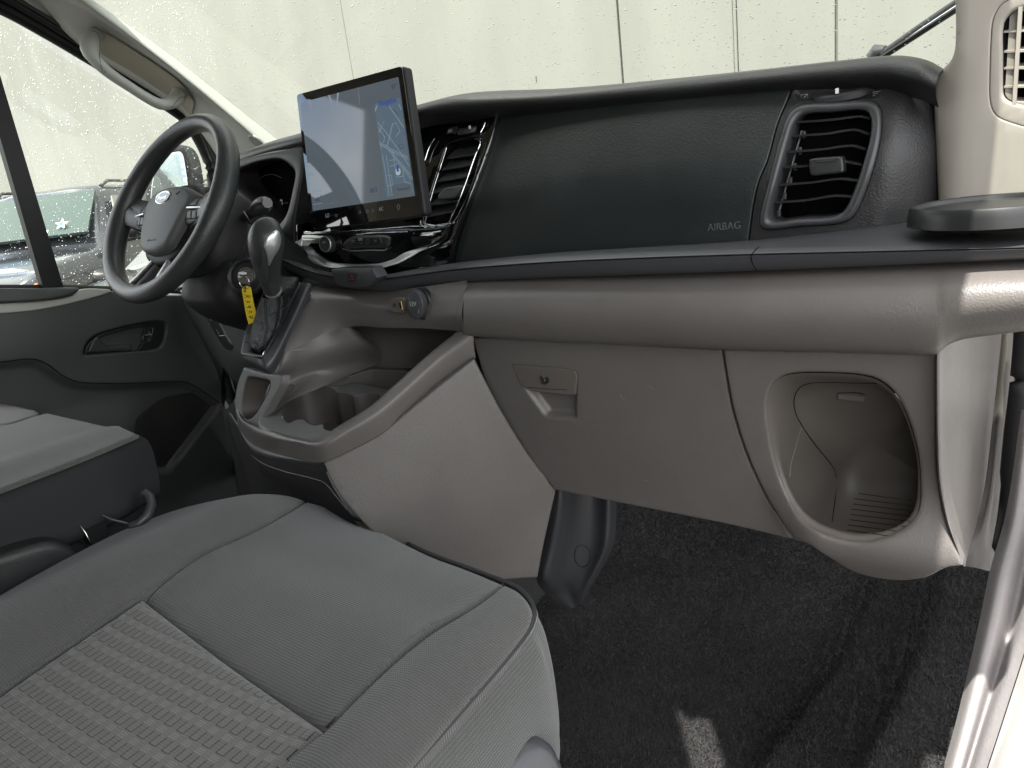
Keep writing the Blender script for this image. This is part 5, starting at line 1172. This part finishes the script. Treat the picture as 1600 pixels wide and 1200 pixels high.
# carpet pile and lint: uncountable
rng = random.Random(3); nr = np.random.default_rng(5)
def pile(name, n, m_):
    x = nr.uniform(-.90, -.04, n); y = nr.uniform(.62, 1.75, n); z = H_fl(x, y); L_ = nr.uniform(.004, .008, n); a = nr.uniform(0, 6.283, n); w = .0008
    A = np.stack([x - w, y - w / 2, z], 1); B = np.stack([x + w, y + w / 2, z], 1); C_ = np.stack([x + np.cos(a) * L_ * .7, y + np.sin(a) * L_ * .7, z + L_ * .8], 1)
    V = np.stack([A, B, C_], 1).reshape(-1, 3); me = bpy.data.meshes.new(name); me.vertices.add(3 * n); me.vertices.foreach_set('co', V.ravel())
    me.loops.add(3 * n); me.loops.foreach_set('vertex_index', np.arange(3 * n)); me.polygons.add(n); me.polygons.foreach_set('loop_start', np.arange(0, 3 * n, 3)); me.polygons.foreach_set('loop_total', np.full(n, 3)); me.update(); me.validate()
    return link(name, me, m_, fl, None, 'stuff')
pile('carpet_pile', 170000, M['carpet']); pile('carpet_pile', 40000, mat('grey_carpet_fibre', (.06, .058, .056), .9, None, .1))
mb = MB()
for _ in range(420):
    x = rng.uniform(-.85, -.06); y = rng.uniform(.55, 1.35); z = hfl(x, y) + .003; s = rng.uniform(.0003, .0008)
    mb.add([(x - s, y, z), (x, y + s, z), (x + s, y, z), (x, y - s, z + s)], [(0, 1, 2), (0, 2, 3)])
mb.build('lint', M['grey_ink'], fl, False, kind='stuff', sharp=None)
# moulded black plastic cover in the footwell
fc = thing('heel_cover', 'moulded black plastic cover on the tunnel side of the footwell', 'cover', tuple(PY(890, 940, 1.08)))
rows = [[PY(862,740,.95), PY(858,800,.93), PY(846,860,.92), PY(838,905,.91), PY(862,935,.97), PY(885,952,1.0)],
        [PY(876,740,.93), PY(873,800,.92), PY(862,860,.91), PY(853,902,.90), PY(872,928,.97), PY(893,951,1.0)],
        [PY(900,740,.99), PY(898,810,.98), PY(890,860,.97), PY(880,895,.96), PY(888,925,.99), PY(898,949,1.005)],
        [PY(930,745,1.02), PY(930,810,1.01), PY(926,860,1.0), PY(912,898,.99), PY(903,928,.99), PY(903,946,1.005)],
        [PY(950,750,1.01), PY(950,810,1.0), PY(946,855,.99), PY(928,895,.985), PY(912,928,.99), PY(907,944,1.005)],
        [PY(963,755,1.06), PY(963,815,1.05), PY(957,855,1.04), PY(938,893,1.03), PY(918,927,1.01), PY(909,942,1.01)]]
fcm = loft('cover', M['black_satin'], fc, rows, 5, 4)
line_on('boss_ring', M['shroud'], fcm, fcm, [(898,862),(905,852),(916,854),(922,866),(920,880),(910,886),(900,878)], .0012, closed=True)

# ================================================================== PASSENGER SEAT
ps = thing('passenger_seat', 'grey cloth passenger seat cushion with a woven centre panel in the foreground', 'seat', (-.7, .1, .05))
def H_s(x, y):
    z = .548 + .0 * x
    z = z + .016 * np.exp(-((x + .455) / .045)**2) + .030 * np.exp(-((x + 1.0) / .09)**2)
    return z - .035 * np.clip((y - .51) / .12, 0, 2)**2 - .03 * np.clip(.30 - y, 0, .3)
SF = zframe(H_s)
# seams (pixels)
cen = [(222,931,1),(290,983),(360,1035),(435,1087),(509,1137,1),(470,1168),(433,1202),(380,1250,1),(150,1400),(-120,1400,1),(-120,1180),(0,1082),(110,1006)]
cpad = [(478,783,1),(520,796),(562,815),(618,842),(675,869),(732,890),(787,912,1),(735,950),(675,986),(630,1020),(590,1056),(548,1097),(510,1135,1),(435,1086),(360,1034),(290,982),(223,930,1),(310,880),(395,832)]
lb_ = [(477,782,1),(450,774),(422,771),(395,771),(366,775),(281,794),(197,825),(112,867),(0,929),(-120,1005,1),(-120,1178,1),(0,1080),(110,1004),(221,930),(310,879),(395,831)]
rb_ = [(789,912,1),(812,924),(826,940),(832,955),(830,970),(821,987),(776,1043),(703,1127),(636,1203),(560,1290,1),(400,1300,1),(435,1203),(471,1169),(511,1137),(549,1098),(591,1057),(631,1021),(676,987),(736,951)]
cen_s = slab('centre_panel', M['cloth_pat'], ps, SF, cen, r=.012, t=.05, step=.016, up=-.001)
fpd = slab('front_pad', M['cloth'], ps, SF, cpad, r=.006, t=.05, step=.013, up=0, extra=lambda u, v: .008 * np.exp(-((v - .42) / .06)**2) - .012 * np.exp(-np.abs(v - (.33 - .09 * (u + .897))) / .014))
lbl = slab('side_bolster', M['cloth'], ps, SF, lb_, r=.006, t=.12, step=.013, up=0, label='left bolster of the cushion')
rbl = slab('side_bolster', M['cloth'], ps, SF, rb_, r=.006, t=.02, step=.011, up=0, label='right bolster of the cushion')
for s_ in ([(478,783),(395,832),(310,880),(223,931)], [(223,931),(110,1005),(0,1081)], [(787,912),(735,951),(675,987),(630,1021),(590,1057),(548,1098),(510,1136)]):
    P_ = [SF.P(p[0], p[1], -.0045) for p in catmull(s_, 6)]; tube('seam', M['stitch'], ps, P_, .0012, False, 5)
P_ = [SF.P(p[0], p[1], -.012) for p in catmull([(223,931),(290,983),(360,1035),(435,1087),(510,1136)], 6)]; tube('seam', M['stitch'], ps, P_, .0016, False, 6)
# piping and side
pip = [(478,781),(520,794),(562,813),(618,840),(675,867),(732,888),(787,909),(812,921),(828,938),(834,955),(832,970),(823,988),(778,1044),(705,1128),(638,1204),(570,1285)]
PP = [SF.P(p[0], p[1], -.006) for p in catmull(pip, 5)]; tube('piping', M['stitch'], ps, PP, .0032, False, 8)
PP2 = [SF.P(p[0] + dx_, p[1] + 5, -.012) for p, dx_ in zip(catmull(pip[8:], 6), [4]*60)]
tube('stitching_band', M['cloth_side'], ps, PP2, .0018, False, 6)
mb = MB()
for a, b in zip(PP2[::1], PP2[1::1]):
    L_ = np.linalg.norm(b - a); k = max(1, int(L_ / .007))
    for i in range(k):
        p = a + (b - a) * (i + .15) / k; q = a + (b - a) * (i + .75) / k; d_ = (CAM - p); d_ = nrm(d_) * .0022
        mb.add(*tubeVF([p + d_, q + d_], .0006, False, 4))
mb.build('stitches', M['thread'], ps, True, kind='stuff')
tp = [(812,922),(826,938),(834,956),(831,972),(822,990),(776,1045),(703,1130),(636,1206),(570,1285)]
tw3 = [SF.P(*p, -.008) for p in tp]
off1 = [(.004,.004,-.03),(.006,.006,-.03),(.009,.004,-.03),(.010,0,-.03),(.018,0,-.03),(.018,0,-.03),(.018,0,-.03),(.018,0,-.03),(.018,0,-.03)]
r1 = [p + np.array(o) for p, o in zip(tw3, off1)]
r2 = [p + np.array([o[0] * 1.45, o[1] * 1.3, -.10]) for p, o in zip(tw3, off1)]
r3 = [p + np.array([o[0] * .9, o[1] * .6, -.17]) for p, o in zip(tw3, off1)]
r4 = [p + np.array([-.02, -.01, -.22]) for p in tw3]
loft('side_panel', M['cloth_side'], ps, [tw3, r1, r2, r3, r4], 5, 5)
fr3 = [SF.P(*p, -.008) for p in ((470,780),(520,796),(562,814),(618,841),(675,868),(732,889),(787,910),(814,923))]
loft('front_panel', M['cloth_side'], ps, [fr3, [p + np.array([0,.02,-.03]) for p in fr3], [p + np.array([0,.025,-.10]) for p in fr3], [p + np.array([0,0,-.18]) for p in fr3]], 4, 4)
# plastic recliner cover at the bottom
rc_ = [(783,1215),(800,1180),(822,1157),(845,1148),(866,1158),(880,1178),(890,1215),(840,1240)]
RCF = pframe(PX(783,1200,-.385), PX(880,1200,-.355), PX(845,1148,-.375))
slab('recliner_cover', M['black_satin'], ps, RCF, rc_, r=.018, t=.06, step=.006)
mb = MB(); mb.add(*boxVF((-.72, .08, .30), .50, .70, .20, None, .03)); mb.build('seat_base', M['dark'], ps)
# back rest (behind the camera's view of the cushion)
rings('backrest', M['cloth'], ps, [[np.array([-.72 + .27 * c * w, -.33 + .07 * s - .18 * (h - .5), h]) for c, s in [(math.cos(t), math.sin(t)) for t in np.linspace(0, 6.283, 13)[:-1]]] for h, w in ((.55, .8), (.62, .95), (.9, 1.), (1.1, .85), (1.16, .4))], 3, cap=True, nv=3, flip=True) if False else None

# ================================================================== DRIVER SEAT
ds_ = thing('driver_seat', 'grey cloth driver seat with dark side cloth beyond the front passenger cushion', 'seat', (-1.42, .2, .05))
def H_d(x, y): return .674 - .05 * np.clip((y - .47) / .1, 0, 2)**2 + .012 * np.exp(-((x + 1.25) / .05)**2)
DS = zframe(H_d)
dsp = [(-100,650,1),(0,664),(60,648),(112,634,1),(150,648),(185,664),(216,678,1),(160,702),(100,726),(50,745),(0,764),(-100,800,1)]
slab('cushion_pad', M['cloth'], ds_, DS, dsp, r=.006, t=.001, step=.013)
slab('far_bolster', M['cloth'], ds_, DS, [(-100,634,1),(0,628),(35,625),(70,624),(95,628),(111,633,1),(60,647),(0,663),(-100,649,1)], r=.010, t=.05, step=.013)
tpd = [(216,678),(160,702),(100,726),(50,745),(0,764),(-100,800)]
t0 = [DS.P(p[0], p[1], -.0055) for p in tpd]
o1 = [(.004,.012,-.02),(.010,.002,-.02)] + [(.012,0,-.02)] * 4
t1 = [p + np.array(o) for p, o in zip(t0, o1)]; t2_ = [p + np.array([o[0] * 1.3, o[1], -.07]) for p, o in zip(t0, o1)]
t3 = [p + np.array([o[0] * .9, o[1] * .3, -.115]) for p, o in zip(t0, o1)]; t4 = [p + np.array([-.04, -.02, -.135]) for p in t0]
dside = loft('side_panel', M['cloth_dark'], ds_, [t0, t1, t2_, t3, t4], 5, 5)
mb = MB(); pp = [DS.P(p[0], p[1] + 2, -.008) for p in catmull(tpd, 8)]
for a, b in zip(pp, pp[1:]):
    k = max(1, int(np.linalg.norm(b - a) / .009))
    for i in range(k): mb.add(*tubeVF([a + (b - a) * (i + .1) / k + np.array([.004, 0, 0]), a + (b - a) * (i + .6) / k + np.array([.004, 0, 0])], .0006, False, 4))
mb.build('stitches', M['thread'], ds_, True, kind='stuff')
tube('seam', M['stitch'], ds_, [DS.P(p[0], p[1], -.003) for p in catmull([(0,664),(60,648),(112,634)], 5)], .0014, False, 5)
# plastic valance, bracket and lever below
VF2 = pframe(PX(0,900,-1.12), PX(130,870,-1.12), PX(0,860,-1.12))
slab('seat_valance', M['black_soft'], ds_, VF2, [(-60,885,1),(0,868),(60,850),(90,847),(115,855),(128,872),(136,900),(140,960,1),(60,1000),(-60,1000,1)], r=.012, t=.05, step=.01)
tube('lift_bar', M['black_satin'], ds_, [PX(*p) for p in ((225,770,-1.15),(234,776,-1.14),(237,790,-1.13),(230,806,-1.12),(218,818,-1.12),(205,822,-1.13))], .0075, False, 10)
mb = MB(); q = [PX(125,812,-1.17), PX(165,800,-1.17), PX(170,850,-1.15), PX(142,853,-1.15)]; mb.add(q + [p - np.array([.02,0,0]) for p in q], [(0,1,2,3),(0,4,5,1),(1,5,6,2),(2,6,7,3),(3,7,4,0)]); mb.build('bracket', M['dark'], ds_, False)
tube('bracket_edge', M['steel'], ds_, [PX(126,822,-1.16), PX(134,832,-1.15), PX(143,852,-1.15)], .0010, False, 6)
tube('bracket_edge', M['black_satin'], ds_, [PX(160,805,-1.16), PX(175,812,-1.15), PX(200,818,-1.14)], .002, False, 6)
mb = MB(); mb.add(*boxVF((-1.42, .12, .38), .44, .66, .20, None, .03)); mb.build('seat_base', M['dark'], ds_)
# silver rod standing in for a glint in the pedal area
tube('pedal_glint', M['silver'], dash, [PY(428,768,1.1), PY(438,762,1.08), PY(441,772,1.1)], .003, False, 6)

# ================================================================== ROOF, FAR BODY (unseen; shaped to block and pass the light)
M['outer'] = M['white_body']
RFF = Frame((0, 0, 1.51), (1, 0, 0), (0, 1, 0), (0, 0, 1))
rf = slab('roof', M['beige_d'], None, RFF, [(-1.86,-2.5,1),(-.039,-2.5,1),(-.039,.84,1),(-1.86,.84,1)], [[(-.434,.460,1),(-.400,.440,1),(-.368,.457,1),(-.250,.29,1),(-.315,.29,1)]], r=0, t=.012, step=.4, uv=True, n=1, kind='structure', label='pale headliner roof over the cab with a narrow slot added for the carpet sun patch')  # slot added to drop a sun patch on the carpet
bp = MB(); bp.add(*boxVF((-1.80, -.22, 1.0), .08, .56, 1.0)); bp.add(*boxVF((-1.80, -1.5, .7), .06, 1.98, 1.6)); bp.add(*boxVF((-.9, -2.3, .7), 1.8, .05, 1.6)); bp.add(*boxVF((-.01, -1.45, .7), .05, 1.7, 1.6)); bp.build('unseen_body_sides', M['beige_d'], None, False, label='unseen body sides and rear wall, added to cut the fill light', kind='structure')  # added out of view to darken the cab and bound the screen reflection

pdr = MB()                                       # open passenger door, added out of frame to shade the footwell
hx, hy = .06, 1.17; dv = nrm((1, .25, 0)); nv_ = np.array([-dv[1], dv[0], 0])
def dbox(u0, u1, z0, z1, t=.06): c = np.array([hx, hy, 0]) + dv * (u0 + u1) / 2 + np.array([0, 0, (z0 + z1) / 2]); pdr.add(*boxVF(c, u1 - u0, t, z1 - z0, np.array([dv, nv_, [0, 0, 1.]])))
dbox(0, 1.05, -.15, .93); dbox(.0, .06, .93, 1.15); dbox(.99, 1.05, .93, 1.48); dbox(.45, 1.05, 1.48, 1.54)
pd_ = thing('passenger_door', 'open white passenger door, added out of frame to shade the footwell', 'door', (hx, hy, -.1)); pdr.build('door_shell', M['white_body'], pd_, False)
# ================================================================== OUTSIDE
def simple_noise(name, c1, c2, sc, rough=.8, bump=0.):
    m = bpy.data.materials.new(name); m.use_nodes = True; nt = m.node_tree; b = nt.nodes['Principled BSDF']; b.inputs['Roughness'].default_value = rough
    tc = nt.nodes.new('ShaderNodeTexCoord'); n_ = nt.nodes.new('ShaderNodeTexNoise'); n_.inputs['Scale'].default_value = sc; n_.inputs['Detail'].default_value = 8
    r = nt.nodes.new('ShaderNodeValToRGB'); r.color_ramp.elements[0].position = .3; r.color_ramp.elements[1].position = .7; r.color_ramp.elements[0].color = (*c1, 1); r.color_ramp.elements[1].color = (*c2, 1)
    mp_ = nt.nodes.new('ShaderNodeMapping'); mp_.inputs['Scale'].default_value = (1, 1, .3); nt.links.new(tc.outputs['Object'], mp_.inputs[0]); nt.links.new(mp_.outputs[0], n_.inputs['Vector']); nt.links.new(n_.outputs['Fac'], r.inputs['Fac']); nt.links.new(r.outputs[0], b.inputs['Base Color'])
    if bump:
        bn = nt.nodes.new('ShaderNodeBump'); bn.inputs['Strength'].default_value = bump; nt.links.new(n_.outputs['Fac'], bn.inputs['Height']); nt.links.new(bn.outputs[0], b.inputs['Normal'])
    return m
M['wall'] = simple_noise('painted_concrete', (.262, .258, .235), (.302, .298, .272), 1.3, .85)
M['asph'] = simple_noise('asphalt', (.045, .045, .045), (.065, .064, .062), 30, .8, .3)
g = MB(); V = [(-400, -400, -.30), (400, -400, -.30), (400, 400, -.30), (-400, 400, -.30)]; g.add(V, [(0, 1, 2, 3)]); g.build('ground', M['asph'], None, False, label='asphalt parking lot outside', kind='structure', sharp=None)
WY = 9.0
wl = thing('building_wall', 'tall cream concrete wall filling the view beyond the windscreen', 'wall', (-5, WY + .1, -.3))
jt = [PY(0, 90, WY)[0] - 6, PY(29, 190, WY)[0], PY(541, 58, WY)[0], PY(967, 60, WY)[0], PY(1149, 55, WY)[0], PY(1308, 40, WY)[0], 2.2, 8]
for a, b in zip(jt[:-1], jt[1:]):
    w = .05 if abs(b - jt[4]) < .01 or abs(a - jt[4]) < .01 else .008
    box('panel', M['wall'], wl, ((a + b) / 2, WY + .1, 6.4), b - a - w, .2, 13.4, b=.006)
box('joint_backing', simple_noise('joint_filler', (.22, .215, .19), (.25, .245, .22), 5), wl, ((jt[0] + jt[-1]) / 2, WY + .16, 6.4), jt[-1] - jt[0], .2, 13.4)
tube('downspout', M['wall'], wl, [(jt[4], WY + .0, -.3), (jt[4], WY + .0, 12)], .02, False, 8)
p_ = PY(838, 125, WY); tube('wall_mark', M['asph'], wl, [p_ + np.array([0, -.005, -.02]), p_ + np.array([.003, -.005, .05])], .005, False, 5)

# ---- parked vehicles seen through the far window
def paint(name, c): return mat(name, c, .18, None, .5, .3, coat=.9)
M['tint'] = mat('tinted_car_glass', (.03, .035, .035), .04, None, .6, coat=1.)
M['ws_car'] = mat('pale_windscreen_glass', (.03, .055, .05), .15, None, .3, coat=.25)
M['tyre'] = mat('tyre_rubber', (.015, .015, .015), .8); M['lamp'] = mat('lamp_lens', (.6, .62, .62), .1, None, .6, coat=1.)
M['amber'] = mat('amber_lens', (.8, .2, .03), .2, None, .5, coat=.5); M['redlens'] = mat('red_lens', (.5, .02, .03), .2, None, .5, coat=.5)
M['sky_glass'] = mat('side_glass', (.22, .22, .19), .06, None, .6, coat=1.)
def car(name, label, loc, rz, col, group, suv=True, sticker=False):
    c = thing(name, label, 'suv' if suv else 'car', loc, group); c.rotation_euler = (0, 0, rz); WORLD[c.name] = Matrix.Identity(4)
    pm = paint(name + '_paint_%d' % len(WORLD), col)
    Hh = 1.80 if suv else 1.48; Hb = 1.12 if suv else .95
    # stations along the length (nose at y = 0, tail at y = 4.7): y, half width, bottom, belt, top, half width at the top
    stn = [(0.0,.62,.42,.78,.80,.55),(.06,.80,.34,.92,.94,.70),(.25,.90,.28,1.00,1.03,.78),(.9,.95,.26,1.08,1.13,.80),(1.25,.96,.26,Hb,1.17,.80),(1.55,.96,.26,Hb+.02,1.36 if suv else 1.22,.76),(1.98,.96,.26,Hb+.03,Hh-.05,.68),(2.5,.96,.26,Hb+.04,Hh,.66),(3.4,.96,.26,Hb+.05,Hh-.01,.66),(4.2,.95,.28,Hb+.06,Hh-.06,.64),(4.5,.92,.30,Hb+.05,Hh-.22,.62),(4.68,.88,.36,Hb,1.25,.70),(4.74,.80,.42,.95,1.0,.66)]
    loops = []
    for y, w, zb, zl, zt, wt in stn:
        loops.append([np.array(p) for p in ((w*.9,y,zb),(w,y,zb+.12),(w*1.0,y,(zb+zl)/2),(w*.97,y,zl),(wt+.03,y,zl+(zt-zl)*.75),(wt*.9,y,zt),(0,y,zt+.015),(-wt*.9,y,zt),(-wt-.03,y,zl+(zt-zl)*.75),(-w*.97,y,zl),(-w,y,(zb+zl)/2),(-w,y,zb+.12),(-w*.9,y,zb))])
    rings('body', pm, c, loops, 2, cap=True, capstart=True, nv=3)
    mb = MB()
    def quad(nm, m_, P4, th=.02):
        P4 = [np.array(p, float) for p in P4]; N = nrm(np.cross(P4[1] - P4[0], P4[2] - P4[0])); k = len(P4)
        return mesh(nm, P4 + [p - N * th for p in P4], [tuple(range(k)), tuple(range(k, 2 * k))[::-1]] + [(i, i + k, (i + 1) % k + k, (i + 1) % k) for i in range(k)], m_, c, False)
    z0 = Hb + .07
    wsq = quad('windscreen', M['ws_car'] if suv else M['tint'], [(-.80,1.30,z0+.09),(.80,1.30,z0+.09),(.66,1.93,Hh-.09),(-.66,1.93,Hh-.09)], .03)
    wsq.location = (0, -.035, .035)
    for s in (-1, 1):
        L_ = []
        for k, (a, b, a2, b2) in enumerate(((1.62,2.45,2.02,2.45),(2.53,3.40,2.53,3.40),(3.48,4.28,3.48,4.12))):
            P4 = [(s * 1.0, a, z0), (s * 1.0, b, z0), (s * .765, b2, Hh - .13), (s * .765, a2, Hh - .13)]
            if k == 0: P4[0] = (s * 1.0, 1.50, z0)
            L_.append(quad('side_window', M['sky_glass'], P4 if s > 0 else P4[::-1]))
        if suv:
            tube('roof_rail', M['black_satin'], c, [(s * .60, 2.15, Hh - .01), (s * .62, 2.3, Hh + .05), (s * .62, 3.9, Hh + .04), (s * .60, 4.05, Hh - .03)], .018, False, 6)
        mh = [(s * .97, 1.62, z0 + .03), (s * 1.10, 1.60, z0 + .07), (s * 1.18, 1.60, z0 + .09)]; tube('mirror', M['black_smooth'], c, mh, [.03, .10, .09], False, 10, .8)
        tube('headlamp', M['lamp'], c, [(s * .62, .02, .80), (s * .66, -.04, .80)], [.12, .11], False, 18)
        tube('amber_lamp', M['amber'], c, [(s * .86, .10, .88), (s * .90, .08, .88)], .045, False, 10)
        tube('tail_lamp', M['redlens'], c, [(s * .84, 4.60, 1.0), (s * .85, 4.74, 1.0)], .09, False, 8)
        for y in (.92, 3.75):
            wh = tube('wheel', M['tyre'], c, [(s * .80, y, .36), (s * .98, y, .36)], [.36, .36], False, 28)
            tube('rim', M['silver'], wh, [(s * .975, y, .36), (s * .985, y, .36)], [.23, .21], False, 20)
        tube('door_line', M['dark'], c, [(s * .985, 2.49, .40), (s * .990, 2.49, Hb)], .006, False, 4)
        tube('arch_trim', M['black_smooth'], c, [(s * .965, .92 + .43 * math.cos(t), .38 + .43 * math.sin(t)) for t in np.linspace(0, math.pi, 10)], .03, False, 6)
    box('grille', M['black_smooth'], c, (0, -.005, .74), .9, .06, .24, b=.02)
    for k in range(7): box('grille_slot', M['dark'], c, (-.33 + k * .11, -.04, .74), .05, .02, .18, b=.005)
    box('bumper', M['black_smooth'], c, (0, -.02, .48), 1.75, .18, .22, b=.05)
    if sticker:
        sp_ = np.array((.50, 1.41, z0 + .19)); Nn = nrm((0, -.7, .62)); Uu = np.array([1., 0, 0]); Vv = np.cross(Nn, Uu)
        P5 = [sp_ + Nn * .06 + (.075 if k % 2 == 0 else .032) * (math.sin(k * math.pi / 5) * Uu + math.cos(k * math.pi / 5) * Vv) for k in range(10)]
        mesh('star_sticker', P5 + [sp_ + Nn * .062], [(k, (k + 1) % 10, 10) for k in range(10)], M['white_ink'], c, False)
        P5 = [sp_ + Nn * .068 + (.036 if k % 2 == 0 else .018) * (math.sin(k * math.pi / 5) * Uu + math.cos(k * math.pi / 5) * Vv) for k in range(10)]
        mesh('star_centre', P5 + [sp_ + Nn * .069], [(k, (k + 1) % 10, 10) for k in range(10)], mat('sticker_blue', (.02, .25, .7), .5), c, False)
        q = sp_ - Uu * .20 - Vv * .10 + Nn * .062
        mesh('paper_label', [q - Uu * .07 - Vv * .04, q + Uu * .07 - Vv * .04, q + Uu * .07 + Vv * .04, q - Uu * .07 + Vv * .04], [(0, 1, 2, 3)], M['white_ink'], c, False)
    return c
car('parked_suv', 'grey suv with roof rails and a star sticker in its windscreen', (-7.95, 2.0, -.30), R(38), (.07, .075, .09), 'vehicles parked outside the far window', True, True)
car('parked_suv', 'second suv with roof rails, half hidden behind the steering wheel rim', (-10.6, 5.0, -.24), R(42), (.14, .135, .12), 'vehicles parked outside the far window', True)
car('parked_car', 'low black car with a red lamp in front of the suv doors', (-4.9, 2.45, -.50), R(40), (.012, .012, .014), 'vehicles parked outside the far window', False)
